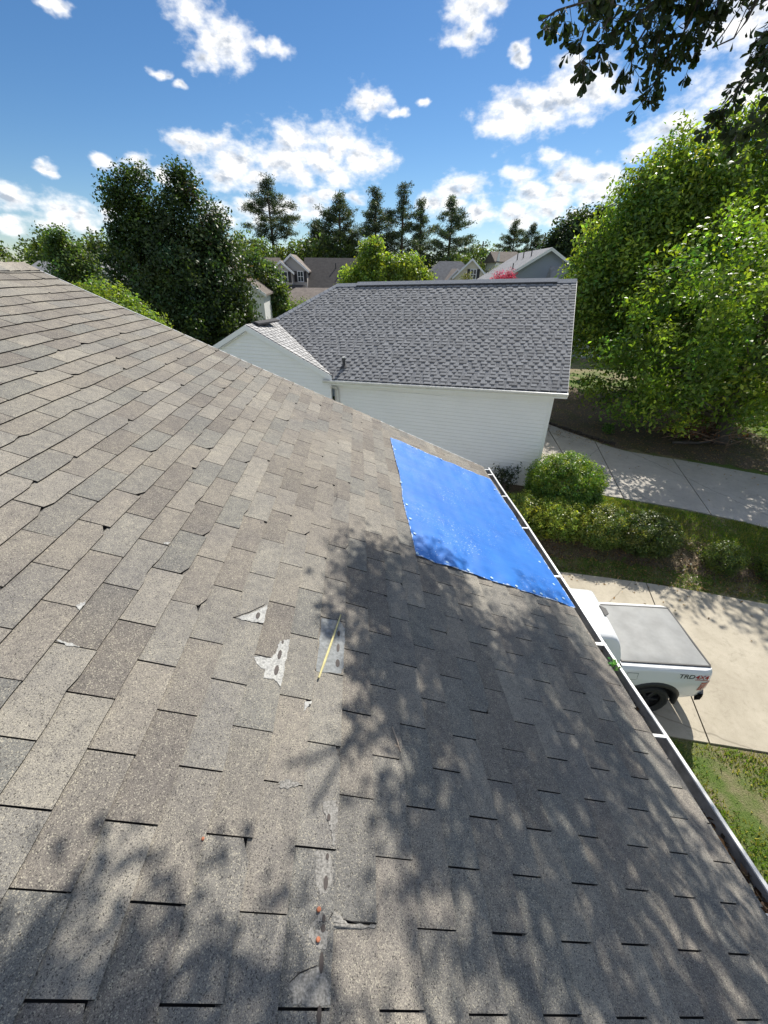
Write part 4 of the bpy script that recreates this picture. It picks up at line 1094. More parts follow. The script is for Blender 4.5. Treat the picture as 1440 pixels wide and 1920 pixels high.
            for k in range(6):
                a = k * math.pi / 3; ca, sa = math.cos(a), math.sin(a)
                m.hexa([(xc + .05 * ca - .04 * sa, yo - s * .03, .39 + .05 * sa + .04 * ca), (xc + .05 * ca + .04 * sa, yo - s * .03, .39 + .05 * sa - .04 * ca), (xc + .225 * ca + .03 * sa, yo - s * .03, .39 + .225 * sa - .03 * ca), (xc + .225 * ca - .03 * sa, yo - s * .03, .39 + .225 * sa + .03 * ca),
                        (xc + .05 * ca - .03 * sa, yo, .39 + .05 * sa + .03 * ca), (xc + .05 * ca + .03 * sa, yo, .39 + .05 * sa - .03 * ca), (xc + .22 * ca + .02 * sa, yo - s * .01, .39 + .22 * sa - .02 * ca), (xc + .22 * ca - .02 * sa, yo - s * .01, .39 + .22 * sa + .02 * ca)])
            m.tube([(xc, yo - s * .05, .39), (xc, yo + s * .01, .39)], [.06, .05], 16)
            m.build('rim', alloy, ty, world_coords=False)
build_truck()

# ------------------------------------------------------------------ shrubs by the drive
def shrub(name, label, cat, base, lobes, n, per, size, tint, mat, seed, group=None, sigma=.05, stems=5, aspect=.55, flat=.6, tint2=None, inner=.55):
    rng = np.random.default_rng(seed); r = random.Random(seed)
    root = thing(name, label, cat, base, group=group)
    L_ = [(base[0] + l[0], base[1] + l[1], base[2] + l[2], *l[3:]) for l in lobes]
    C = shell(rng, n, L_, inner)
    C = C[C[:, 2] > base[2] + .06]
    ct = np.tile(np.asarray(tint, float), (len(C), 1))
    if tint2 is not None:   # paler, yellower tint on some of the upper clumps
        k = rng.random(len(C)) < tint2[1]; k &= C[:, 2] > base[2] + .5 * max(l[2] + l[5] for l in lobes)
        ct[k] = np.asarray(tint2[0])
    V, F, T_ = leaf_arrays(rng, C, per, sigma, size, tint, flat=flat, aspect=aspect, center=np.mean(np.array(L_)[:, :3], axis=0), outward=.9, tvar=.2, ctint=ct)
    np_mesh('foliage', V, F, T_, mat, root)
    m = MB()
    for k in range(stems):
        c = C[rng.integers(len(C))]
        m.tube([(base[0] + r.uniform(-.08, .08), base[1] + r.uniform(-.08, .08), base[2] - .05), ((base[0] * .6 + c[0] * .4), (base[1] * .6 + c[1] * .4), base[2] + (c[2] - base[2]) * .5), tuple(c)], [.022, .014, .005], 5)
    m.build('stem', M['twig'], root)
    return root

shrub('round_bush', 'large clipped round green bush at the corner of the white house', 'bush', (6.12, 10.85, .70),
      [(0, 0, .7, 1.1, 1.0, .7), (-.3, .1, .98, .8, .75, .6), (.35, -.1, .95, .8, .75, .55), (0, -.1, .5, 1.12, 1.05, .5), (.05, 0, 1.32, .65, .6, .36)], 2000, 30, .052, (.10, .19, .028), M['leaf_shrub'], 31, sigma=.055, tint2=((.24, .33, .045), .5), inner=.7)
HEDGE = 'hedge shrubs along the driveway'
shrub('hedge_shrub', 'yellow green hedge shrub closest to the gutter and tarp edge', 'shrub', (4.75, 10.2, .33), [(0, 0, .5, .95, .72, .58), (.2, .1, .7, .6, .5, .35), (-.3, 0, .65, .5, .5, .4)], 900, 30, .05, (.17, .23, .04), M['leaf_shrub'], 32, HEDGE, tint2=((.40, .45, .08), .6), inner=.7)
shrub('hedge_shrub', 'bright yellow green hedge shrub in the middle of the low hedge', 'shrub', (5.75, 9.85, .33), [(0, 0, .5, .95, .75, .6), (-.2, .1, .75, .5, .5, .35), (.35, 0, .6, .55, .5, .42)], 900, 30, .05, (.18, .25, .04), M['leaf_shrub'], 33, HEDGE, tint2=((.42, .48, .075), .65), inner=.7)
shrub('hedge_shrub', 'mottled olive hedge shrub next to the dark end of the hedge', 'shrub', (6.8, 9.5, .28), [(0, 0, .5, .9, .72, .58), (.15, .1, .66, .5, .5, .35)], 900, 30, .05, (.13, .19, .04), M['leaf_shrub'], 34, HEDGE, tint2=((.30, .32, .07), .45), inner=.7)
shrub('hedge_shrub', 'dark green hedge shrub at the far end of the low hedge', 'shrub', (7.85, 9.1, .26), [(0, 0, .5, .92, .75, .58), (.2, 0, .66, .5, .5, .3)], 900, 30, .05, (.09, .13, .03), M['leaf_shrub'], 35, HEDGE, tint2=((.17, .19, .045), .35), inner=.7)
shrub('small_shrub', 'small round green shrub standing alone beyond the hedge', 'shrub', (9.55, 8.25, .08), [(0, 0, .42, .48, .45, .42), (.1, 0, .55, .32, .32, .28)], 330, 24, .042, (.10, .14, .03), M['leaf_shrub'], 36, tint2=((.22, .27, .05), .45), inner=.7)
shrub('small_shrub', 'small dark shrub cut off by the edge of the picture beside the driveway', 'shrub', (10.75, 7.75, .05), [(0, 0, .42, .52, .5, .42), (-.1, 0, .55, .32, .32, .28)], 330, 24, .042, (.09, .14, .03), M['leaf_shrub'], 37, tint2=((.20, .26, .05), .4), inner=.7)
shrub('leggy_shrub', 'sparse leggy dark leaved shrub against the white siding', 'shrub', (4.55, 11.75, .78), [(0, 0, .45, .36, .22, .42), (.25, -.05, .65, .28, .2, .34), (-.2, .02, .62, .25, .2, .32)], 110, 9, .075, (.035, .055, .022), M['leaf_dark'], 38, sigma=.06, stems=26, aspect=.45, inner=.2)
shrub('weed', 'leafy green weed growing in the shaded bed near the flagstone edge', 'weed', (11.0, 17.0, .8), [(0, 0, .22, .22, .22, .22)], 30, 10, .10, (.10, .20, .04), M['leaf_soft'], 39, sigma=.07, stems=4)

# edging stones at the curved walk
def edging():
    r = random.Random(9)
    root = thing('edging', 'curved dark edging of the shaded bed by the neighbouring drive', 'edging', (9.3, 17.6, .8))
    pts = [(8.55, 20.2), (8.6, 19.2), (8.75, 18.5), (9.0, 18.0), (9.35, 17.4), (9.8, 16.7), (10.2, 16.0), (10.6, 15.5)]
    for a, b in zip(pts, pts[1:]):
        for k in range(3):
            f = k / 3; x, y = a[0] + (b[0] - a[0]) * f, a[1] + (b[1] - a[1]) * f; h = .10 + r.uniform(0, .05); an = math.atan2(b[1] - a[1], b[0] - a[0])
            m = MB(); c, s = math.cos(an), math.sin(an)
            P = [(x + c * u - s * v, y + s * u + c * v, z) for z in (.75, .8 + h) for u, v in ((-.12, -.05), (.12, -.05 + r.uniform(-.02, .02)), (.12, .05), (-.12, .06))]
            m.hexa(P); m.build('stone', M['joint'], root, bevel=.02)
edging()

# heap of cut branches under the oak
def brush_pile():
    r = random.Random(17); rng = np.random.default_rng(17)
    root = thing('brush_pile', 'heap of dead reddish brown branches on the ground under the tree', 'brush pile', (15.2, 16.6, .8))
    m = MB()
    for k in range(150):
        a = r.uniform(-.7, .9); x, y = 15.0 + r.gauss(0, .75), 16.6 + r.gauss(0, .5); L_ = r.uniform(.6, 1.7); z = .82 + abs(r.gauss(0, .35)); dz = r.uniform(-.25, .35)
        p0 = Vector((x - math.cos(a) * L_ / 2, y - math.sin(a) * L_ / 2, max(.82, z - dz))); p1 = Vector((x + math.cos(a) * L_ / 2, y + math.sin(a) * L_ / 2, max(.82, z + dz)))
        mid = (p0 + p1) / 2 + Vector((r.uniform(-.1, .1), r.uniform(-.1, .1), r.uniform(0, .15)))
        rr = r.uniform(.006, .02); m.tube([p0, mid, p1], [rr, rr * .8, rr * .3], 5)
    m.build('branches', plain('dead_branch', (.30, .19, .13), .85, var=.35, scale=7), root)
    C = np.stack([rng.normal(14.9, .7, 150), rng.normal(16.6, .5, 150), .9 + np.abs(rng.normal(0, .45, 150))], 1)
    V, F, T_ = leaf_arrays(rng, C, 9, .14, .09, (.22, .085, .04), tvar=.35); np_mesh('dead_leaves', V, F, T_, M['leaf_soft'], root)
    m = MB(); m.tube([(13.1, 15.7, .86), (14.0, 15.5, .9), (15.0, 15.8, .86)], [.06, .055, .04], 7)
    tag(m.build('fallen_limb', M['bark']), 'grey fallen limb lying in front of the brush heap', 'log')
brush_pile()

# ------------------------------------------------------------------ trees
def limb(m, a, b, r0, r1, rnd, n=6, sag=0.0):
    a, b = Vector(a), Vector(b); L_ = (b - a).length; P = []
    for i in range(n):
        t = i / (n - 1); q = a.lerp(b, t)
        if 0 < i < n - 1: q += Vector((rnd.uniform(-1, 1), rnd.uniform(-1, 1), rnd.uniform(-.5, .8))) * L_ * .035
        q.z += sag * math.sin(t * math.pi); P.append(q)
    m.tube(P, [r0 + (r1 - r0) * i / (n - 1) for i in range(n)], 7)

def tree(name, label, cat, base, height, lobes, n, per, size, sigma, tint, mat, seed, trunk_r=.2, group=None, ctint=None, aspect=.55, flat=.4, inner=.45, bark=None, limbs=14, hang=0.0, split=None, outward=.6, tvar=.25, keep=None):
    """trunk with limbs and a crown of leaf clumps; lobes are (dx,dy,z,rx,ry,rz) about the base"""
    rng = np.random.default_rng(seed); r = random.Random(seed)
    root = thing(name, label, cat, base, group=group)
    L_ = np.array([(base[0] + l[0], base[1] + l[1], base[2] + l[2], *l[3:]) for l in lobes])
    C = shell(rng, n, L_, inner)
    if keep is not None: C = C[keep(C)]
    ct = None
    if ctint is not None: ct = np.array([ctint(c, rng) for c in C])
    V, F, T_ = leaf_arrays(rng, C, per, sigma, size, tint, flat=flat, aspect=aspect, center=L_[:, :3].mean(0), outward=outward, tvar=tvar, ctint=ct, hang=hang)
    np_mesh('crown', V, F, T_, mat, root)
    m = MB(); top = Vector((base[0] + lobes[0][0] * .5, base[1] + lobes[0][1] * .5, base[2] + height * .8))
    b = Vector(base); P = [b - Vector((0, 0, .1)), b + Vector((0, 0, height * .06)), b.lerp(top, .35) + Vector((r.uniform(-.1, .1), r.uniform(-.1, .1), 0)), b.lerp(top, .7) + Vector((r.uniform(-.15, .15), r.uniform(-.15, .15), 0)), top]
    m.tube(P, [trunk_r * 1.35, trunk_r, trunk_r * .85, trunk_r * .5, trunk_r * .12], 10)
    m.build('trunk', bark or M['bark'], root, smooth=True)
    m = MB()
    for k in range(limbs):
        c = C[rng.integers(len(C))]; f = r.uniform(.18, .75); a = b.lerp(top, f)
        if c[2] < a.z - .5: a = b.lerp(top, max(.12, (c[2] - base[2]) / height * .6))
        limb(m, a, c, trunk_r * (.42 - .25 * f), .012, r)
    m.build('limb', bark or M['bark'], root, smooth=True)
    return root

G = .8
# dark pear-like tree behind our roof
def pear_tint(c, rng):
    if c[0] > -8.2 and c[2] > 6.6 and rng.random() < .10: return (.13, .085, .055)
    return (.058, .092, .028)
tree('broadleaf_tree', 'big dense dark green tree rising behind the brown roof', 'tree', (-9.4, 26.0, G), 10.3,
     [(-.2, 0, 5.0, 3.3, 3.2, 3.6), (-1.8, .3, 8.2, 1.5, 1.5, 2.3), (.9, 0, 7.8, 1.6, 1.5, 2.4), (2.1, .2, 5.2, 1.5, 1.5, 2.8), (-2.7, 0, 5.0, 1.3, 1.5, 2.8), (0, -.6, 3.4, 3.6, 3.0, 2.4), (2.5, 0, 3.0, 1.3, 1.6, 1.9), (-1.2, 0, 9.3, .75, .7, 1.3), (.8, 0, 9.3, .65, .6, 1.2), (-2.3, 0, 8.4, .7, .6, 1.4), (2.2, 0, 7.6, .6, .6, 1.2)],
     1750, 58, .17, .24, (.058, .092, .028), M['leaf_dark'], 41, .28, ctint=pear_tint, outward=.8)
# light green tree in the middle
def mid_tint(c, rng): return (.26, .33, .065) if rng.random() < .6 else (.15, .22, .045)
tree('broadleaf_tree', 'bright yellow green tree with two crowns just behind the grey ridge', 'tree', (1.6, 29.5, G), 7.6,
     [(-.6, 0, 6.4, 1.1, 1.1, 1.35), (-1.9, 0, 5.6, 1.1, 1.0, .85), (1.4, 0, 6.0, 1.15, 1.1, 1.05), (.2, 0, 5.2, 2.4, 1.6, 1.2), (2.3, 0, 5.3, 1.0, 1.0, .9), (-.7, 0, 7.4, .55, .55, .6)],
     420, 60, .18, .19, (.14, .2, .04), M['leaf_soft'], 42, .14, ctint=mid_tint)
# small pale tree and yellow green shrub behind the left end of our ridge
tree('broadleaf_tree', 'medium grey green tree standing left of the dark tree', 'tree', (-20.3, 35.0, G), 8.8,
     [(0, 0, 5.6, 1.5, 1.5, 1.9), (-.4, 0, 7.1, .8, .8, 1.1), (1.1, 0, 5.9, .8, .9, 1.0), (-.3, 0, 3.8, 1.6, 1.6, 1.6), (.1, 0, 8.0, .35, .4, .6)], 330, 60, .2, .24, (.10, .155, .05), M['leaf_soft'], 43, .16)
tree('broadleaf_tree', 'low yellow green bush showing over the roof edge beside the dark tree', 'tree', (-9.2, 17.5, G), 5.9,
     [(0, 0, 4.6, 1.1, 1.0, 1.1), (.6, 0, 4.3, .8, .8, .8), (-.7, 0, 4.8, .7, .7, .8), (1.2, 0, 3.6, .9, .9, 1.0)], 340, 50, .11, .16, (.21, .28, .06), M['leaf_soft'], 44, .09)
tree('broadleaf_tree', 'grey green tree beside the two storey house with shuttered windows', 'tree', (-9.0, 44.0, G), 8.0,
     [(0, 0, 4.4, 2.0, 2.0, 2.6), (-.8, 0, 5.8, 1.5, 1.5, 1.8), (1.0, 0, 3.4, 1.6, 1.5, 2.0)], 420, 50, .27, .28, (.095, .145, .05), M['leaf_soft'], 45, .16)

# pines
def pine(label, x, y, top, spread, crown_z, seed, tint=(.085, .115, .058)):
    rng = np.random.default_rng(seed); r = random.Random(seed)
    root = thing('pine_tree', label, 'tree', (x, y, G), group='pine trees behind the houses')
    m = MB(); lean = r.uniform(-.25, .25)
    m.tube([(x, y, G - .1), (x + lean * .3, y, G + (top - G) * .4), (x + lean * .8, y, G + (top - G) * .8), (x + lean, y, top - .3)], [.30, .24, .13, .03], 8); m.build('trunk', M['pine_bark'], root, smooth=True)
    C = []; m = MB(); H_ = top - crown_z
    nb_ = 64
    for k in range(nb_):
        f = (k + r.random()) / nb_; z = crown_z + H_ * f
        prof = math.sin(min(1, f * 1.05 + .12) * math.pi) ** .55 if f < .92 else .3
        L_ = 1.35 * spread * (.30 + .95 * r.random()) * max(.16, prof * (1.08 - .45 * f)); a = r.uniform(0, 2 * math.pi); x0 = x + lean * (z - G) / (top - G)
        tip = Vector((x0 + math.cos(a) * L_, y + math.sin(a) * L_, z + L_ * r.uniform(.05, .38)))
        limb(m, (x0, y, z), tip, .055 * (1 - .6 * f), .012, r, 4)
        for q in range(2 + int(L_ * 2.4)):
            t = r.uniform(.42, 1.06); C.append(Vector((x0, y, z)).lerp(tip, t) + Vector((r.gauss(0, .22), r.gauss(0, .22), r.gauss(.1, .14))))
    m.build('limb', M['pine_bark'], root)
    C = np.array([tuple(c) for c in C])
    V, F, T_ = leaf_arrays(rng, C, 34, (.30, .30, .17), .36, tint, flat=.3, aspect=.2, tvar=.35); np_mesh('crown', V, F, T_, M['needle'], root)
for spec in (('tall pine standing apart above the shuttered two storey house', -12.7, 75, 17.9, 3.0, 10.2, 51), ('broad pine left of the tallest pair behind the dark roof', -2.6, 70, 15.6, 3.1, 8.0, 52),
             ('tall dark pine directly above the yellow green tree', 2.6, 72, 16.8, 2.7, 7.6, 53, (.072, .10, .052)), ('tallest pine of the middle clump with a flat top', 6.6, 74, 17.5, 2.5, 7.2, 54),
             ('slim pine at the end of the middle clump', 9.9, 76, 15.9, 1.7, 7.0, 55), ('pine with a pointed crown above the small cream houses', 15.0, 80, 16.6, 2.9, 8.0, 56, (.09, .125, .065)),
             ('far pine above the white house beside the utility pole', 39.0, 120, 17.4, 3.2, 9.5, 57), ('rightmost far pine beside the grey blue gable', 43.6, 121, 17.0, 2.6, 9.0, 58),
             ('small pine filling the gap left of the broad pine', -5.6, 73, 12.9, 1.6, 7.2, 59)):
    pine(*spec)

# broadleaf woods far behind: one mass
def woods():
    rng = np.random.default_rng(61); L_ = []
    for k in range(46): x = -86 + k * 1.55; L_.append((x, 74 + rng.normal() * 4, 5.7 + rng.random() * 1.8, 2.6, 2.4, 3.4 + rng.random() * .9))
    for k in range(26): x = -16 + k * 1.6; L_.append((x, 82 + rng.normal() * 3, 5.0 + rng.random() * 2.6, 2.6, 2.4, 3.6))
    for k in range(30): x = 26 + k * 3.4; L_.append((x, 118 - k * .6 + rng.normal() * 4, 6.0 + rng.random() * 2.5, 3.6, 3.4, 5.0))
    for k in range(10): x = -16 + k * 1.5; L_.append((x, 68 + rng.normal() * 2, 6.2 + rng.random() * 2.4, 2.2, 2.2, 3.2))
    C = shell(rng, 5200, L_, .45)
    ct = np.where(rng.random((len(C), 1)) < .35, np.array([[.12, .17, .055]]), np.array([[.07, .105, .04]]))
    V, F, T_ = leaf_arrays(rng, C, 26, .5, .5, (.05, .08, .03), ctint=ct, flat=.5, tvar=.25)
    tag(np_mesh('distant_woods', V, F, T_, M['leaf_soft']), 'broad mass of green trees along the horizon behind the houses', 'woods', kind='stuff')
woods()

# trees on the right
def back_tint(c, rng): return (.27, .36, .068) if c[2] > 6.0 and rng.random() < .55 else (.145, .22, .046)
tree('broadleaf_tree', 'tall feathery light green tree behind the glossy leaved oak', 'tree', (17.5, 24.0, G), 13.0,
     [(-.6, 0, 7.6, 4.2, 3.6, 4.2), (-3.4, 0, 7.0, 2.6, 2.4, 2.8), (1.2, 0, 9.0, 2.4, 2.4, 2.9), (-1.6, 0, 9.2, 2.2, 2.0, 2.0), (-4.8, 0, 4.8, 1.9, 2.0, 2.6), (-.4, 0, 4.2, 4.6, 3.6, 3.0), (-2.6, 0, 10.6, .7, .7, 1.1), (-.4, 0, 11.3, .8, .8, 1.1), (1.4, 0, 11.9, .8, .8, .9), (-5.4, 0, 6.8, .8, .8, 1.2), (-3.8, 0, 9.2, .9, .9, 1.2)],
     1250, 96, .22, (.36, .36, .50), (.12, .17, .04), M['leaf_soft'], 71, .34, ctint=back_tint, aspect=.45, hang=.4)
tree('broadleaf_tree', 'dark tree far off between the grey blue house and the light green tree', 'tree', (20.6, 46.0, G), 12.2,
     [(0, 0, 8.0, 2.6, 2.5, 3.2), (-1.4, 0, 6.8, 1.5, 1.5, 2.6), (1.6, 0, 9.0, 2.2, 2, 2.4), (3.5, 0, 8, 2.5, 2.2, 3.6)], 620, 60, .28, .3, (.04, .065, .026), M['leaf_soft'], 72, .2)
def oak_tint(c, rng): return (.25, .33, .055) if rng.random() < .45 else (.13, .20, .037)
tree('oak_tree', 'big glossy leaved oak overhanging the neighbouring driveway', 'tree', (15.2, 15.8, G), 10.0,
     [(-.6, .2, 5.6, 4.6, 3.8, 3.4), (-2.9, .6, 4.2, 2.4, 2.2, 2.2), (-1.4, -2.2, 4.8, 2.4, 1.9, 2.0), (1.6, -2.0, 5.6, 3.0, 2.2, 2.4), (0, 0, 8.0, 3.0, 2.6, 1.8), (2.6, 0, 7.0, 3.0, 2.6, 2.6), (-2.4, .8, 2.6, 3.0, 2.0, 1.5), (-4.2, 1.6, 2.4, 1.8, 1.8, 1.6), (-.4, -3.2, 5.2, 1.6, 1.0, .8), (-2.8, -1.8, 3.3, 1.4, 1.1, .8), (-2.6, 1.2, 1.7, 2.6, 1.6, 1.3), (.2, 1.4, 1.6, 2.6, 1.6, 1.2), (2.8, 1.0, 1.9, 2.4, 1.8, 1.5), (-2.6, -1.0, 2.2, 2.3, 1.3, 1.1), (0, -1.4, 2.5, 2.2, 1.3, 1.2), (2.6, -1.5, 2.9, 2.4, 1.4, 1.4)],
     560, 62, .185, .27, (.07, .11, .022), M['leaf_oak'], 73, .30, ctint=oak_tint, aspect=.5, inner=.35, limbs=34, outward=.5)

# ------------------------------------------------------------------ the oak that hangs over our roof
TW = [[(1.81, 3.9, 8.79), (1.58, 3.9, 8.53), (1.33, 3.9, 8.47), (1.23, 3.9, 8.42)], [(1.83, 3.9, 8.8), (1.59, 3.9, 8.5), (1.53, 3.9, 8.38), (1.52, 3.9, 8.29)], [(2.02, 3.9, 8.8), (1.98, 3.9, 8.53), (1.78, 3.9, 8.42), (1.64, 3.9, 8.33), (1.53, 3.9, 8.21)], [(2.03, 3.9, 8.8), (1.98, 3.9, 8.46), (1.9, 3.9, 8.31), (1.91, 3.9, 8.21)], [(2.27, 3.9, 8.81), (2.25, 3.9, 8.5), (2.2, 3.9, 8.34), (2.13, 3.9, 8.21), (2.05, 3.9, 8.04)], [(2.34, 3.9, 8.81), (2.41, 3.9, 8.5), (2.37, 3.9, 8.37), (2.33, 3.9, 8.28)], [(2.7, 3.9, 8.69), (2.63, 3.9, 8.46), (2.58, 3.9, 8.38), (2.45, 3.9, 8.33)], [(3.0, 3.9, 8.47), (2.84, 3.9, 8.34), (2.77, 3.9, 8.22), (2.7, 3.9, 8.07), (2.58, 3.9, 7.94)], [(3.2, 3.9, 8.19), (3.02, 3.9, 8.03), (2.89, 3.9, 7.93), (2.81, 3.9, 7.85)], [(2.98, 3.9, 8.52), (2.81, 3.9, 8.42), (2.74, 3.9, 8.4), (2.73, 3.9, 8.26)], [(1.71, 3.9, 8.79), (1.69, 3.9, 8.53), (1.68, 3.9, 8.43), (1.66, 3.9, 8.38)], [(1.91, 3.9, 8.8), (2.1, 3.9, 8.49), (2.06, 3.9, 8.39), (2.05, 3.9, 8.27)], [(2.12, 3.9, 8.8), (2.34, 3.9, 8.52), (2.31, 3.9, 8.43), (2.26, 3.9, 8.37)]]
def overhang_oak():
    rng = np.random.default_rng(81); r = random.Random(81)
    root = thing('oak_tree', 'oak beside the house whose leafy twigs hang into the sky over the roof', 'tree', (8.4, .2, 0))
    leafL = []
    def leaf(p, d, up, L_, t):
        leafL.append((tuple(p), tuple(d), tuple(up), L_, t))
    m = MB(); eye = Vector((0, 0, CAM_Z))
    def rv(k=1.0): return Vector((r.gauss(0, k), r.gauss(0, k), r.gauss(0, k)))
    for i, tw in enumerate(TW):
        f = [1.0, 1.06, .95, 1.05, .98, 1.08, 1.0, 1.03, 1.0, 1.12, .93, 1.0, 1.1][i % 13]
        P = [eye + (Vector(q) - eye) * f for q in tw]
        m.tube([P[0] + (P[0] - P[1]) * 1.5] + P, [.011] + [.009 - .0065 * k / len(P) for k in range(len(P))], 6)
        if i == 6: 
            for k in range(1, 4):
                q = P[k]; m.tube([q, q + Vector((.05, 0, .12)) + rv(.03), q + Vector((.12, 0, .2)) + rv(.04)], [.005, .004, .002], 5)
            continue
        for a, b in zip(P, P[1:]):
            seg = b - a; n = max(2, int(seg.length / .019))
            for q in range(n):
                c = a + seg * (q + r.random()) / n
                side = rv().normalized() * r.uniform(.02, .10) + Vector((0, 0, -.02)); tip = c + side
                m.tube([c, tip], [.0025, .0015], 4, cap=False)
                for k in range(r.randint(5, 9)):
                    d = (side.normalized() * .7 + rv(.55) + Vector((0, 0, -.55))).normalized()
                    leaf(tip + rv(.006), d, rv().normalized(), r.uniform(.055, .09), r.uniform(.7, 1.3))
    m.build('twig', M['twig'], root)
    # the rest of the crown: out of sight above, between the sun and our roof
    pts = []
    poly = [(.72, 2.45), (1.05, 2.2), (2.4, 2.15), (2.45, .5), (2.2, .15), (.75, .2), (.68, .4), (.85, .7), (.80, 1.1), (.58, 1.5), (.66, 2.1)]
    def inside(s, t):
        c = False; n = len(poly)
        for i in range(n):
            (x1, y1), (x2, y2) = poly[i], poly[i - 1]
            if (y1 > t) != (y2 > t) and s < (x2 - x1) * (t - y1) / (y2 - y1) + x1: c = not c
        return c
    def out_of_frame(Q, mg=.06):
        d = Q - eye; z = d.dot(_f)
        if z < .1: return True
        return not (abs(d.dot(_r2) / z) < .9365 + mg and abs(d.dot(_u2) / z) < 1.2487 + mg)
    tries = 0
    while len(pts) < 60 and tries < 6000:
        tries += 1
        if len(pts) < 41: s, t = r.uniform(.3, 2.5), r.uniform(.1, 2.8); ok = inside(s, t)
        else: s = r.uniform(-.35, .5); t = r.uniform(-.28, .10 + .15 * s); ok = True
        if not ok: continue
        for k in (4.3, 5, 5.6, 6.2, 7, 8, 9, 10, 11.5, 13):
            kk = k * r.uniform(.96, 1.04); Q = rw(s, t) + SUN_DIR * kk
            if out_of_frame(Q, .10): pts.append(Q); break
    m = MB(); hub = Vector((7.4, 2.2, 9.5))
    for Q in pts:
        limb(m, hub + Vector((r.uniform(-1, .5), r.uniform(-.5, 1), r.uniform(0, 2))), Q, .045, .008, r, 6, sag=.3) if out_of_frame((hub + Q) / 2, .05) else None
        for k in range(5):
            q = Q + rv(.17); m.tube([Q, (Q + q) / 2 + rv(.02), q], [.006, .004, .002], 4, cap=False)
        for k in range(r.randint(270, 430)):
            c = Q + Vector((max(-1.8, min(1.8, r.gauss(0, 1))) * .15, max(-1.8, min(1.8, r.gauss(0, 1))) * .15, r.gauss(0, .12)))
            leaf(c, (rv() + Vector((0, 0, -.4))).normalized(), rv().normalized(), r.uniform(.055, .085), r.uniform(.7, 1.3))
    # fuller crown towards the trunk
    n = 0
    while n < 90:
        d = rv().normalized(); Q = Vector((8.6, .6, 10.6)) + Vector((d.x * 3.6, d.y * 3.4, d.z * 3.0)) * r.uniform(.45, 1)
        if not out_of_frame(Q, .3): continue
        n += 1
        limb(m, Vector((8.2, .6, 7.5)), Q, .05, .008, r, 5)
        for k in range(60):
            leaf(Q + rv(.35), (rv() + Vector((0, 0, -.4))).normalized(), rv().normalized(), r.uniform(.07, .11), r.uniform(.7, 1.3))
    m.build('limb', M['twig'], root)
    m = MB(); m.tube([(8.4, .2, -.1), (8.38, .25, .5), (8.3, .4, 3.5), (8.2, .6, 7.5), (8.0, .8, 10.5), (7.9, .8, 12.5)], [.36, .27, .23, .19, .1, .03], 12); m.tube([(8.2, .55, 6.8), (7.8, 1.4, 8.6), hub], [.12, .09, .05], 8)
    m.build('trunk', M['bark'], root, smooth=True)
    # spatula shaped leaves
    n = len(leafL); P = np.array([q[0] for q in leafL]); D = unit(np.array([q[1] for q in leafL])); U = np.array([q[2] for q in leafL]); L_ = np.array([q[3] for q in leafL])[:, None]; t = np.array([q[4] for q in leafL])[:, None]
    S = unit(np.cross(D, U)); Nn = np.cross(S, D)
    shape = [(0, 0, 0), (.35, .06, .02), (.68, .17, .05), (.9, .20, .02), (1.0, 0, -.06), (.9, -.20, .02), (.68, -.17, .05), (.35, -.06, .02)]
    V = np.stack([P + D * L_ * a + S * L_ * b + Nn * L_ * c for a, b, c in shape], 1).reshape(-1, 3)
    T_ = np.repeat(np.clip(np.array([[.045, .065, .022]]) * t * (1 + .1 * rng.normal(size=(n, 3))), .005, .5), 8, axis=0)
    np_mesh('crown', V, np.arange(n * 8).reshape(n, 8), T_, M['leaf_dark'], root)
overhang_oak()

# ------------------------------------------------------------------ houses behind
GLASS = plain('window_glass', (.05, .06, .07), .08, var=.2, scale=2)
SHUT = plain('black_shutter', (.02, .02, .025), .5, var=.2, scale=6)
def roofmat(name, c): return plain(name, c, .92, var=.22, scale=3.0, spec=.2, bumpy=.2)
R_DARK = roofmat('charcoal_roof', (.075, .07, .068)); R_TAN = roofmat('taupe_roof', (.24, .205, .18)); R_GREY = roofmat('slate_grey_roof', (.15, .155, .165)); R_LG = roofmat('pale_grey_roof', (.27, .27, .28)); R_BR = roofmat('brown_roof', (.17, .145, .125))
W_WHITE = mk_siding('far_white', (.78, .78, .77), .2); W_CREAM = mk_siding('far_cream', (.66, .60, .46), .2); W_BLUE = mk_siding('far_blue', (.33, .37, .44), .15); W_GREIGE = mk_siding('far_greige', (.52, .49, .46), .2); W_TAUPE = mk_siding('far_taupe', (.36, .32, .28), .2)
BRICK = plain('far_brick', (.18, .075, .055), .9, var=.3, scale=9)

class Place:
    def __init__(self, cx, cy, rz): self.c, self.s, self.cx, self.cy = math.cos(rz), math.sin(rz), cx, cy
    def __call__(self, x, y, z): return (self.cx + self.c * x - self.s * y, self.cy + self.s * x + self.c * y, z)

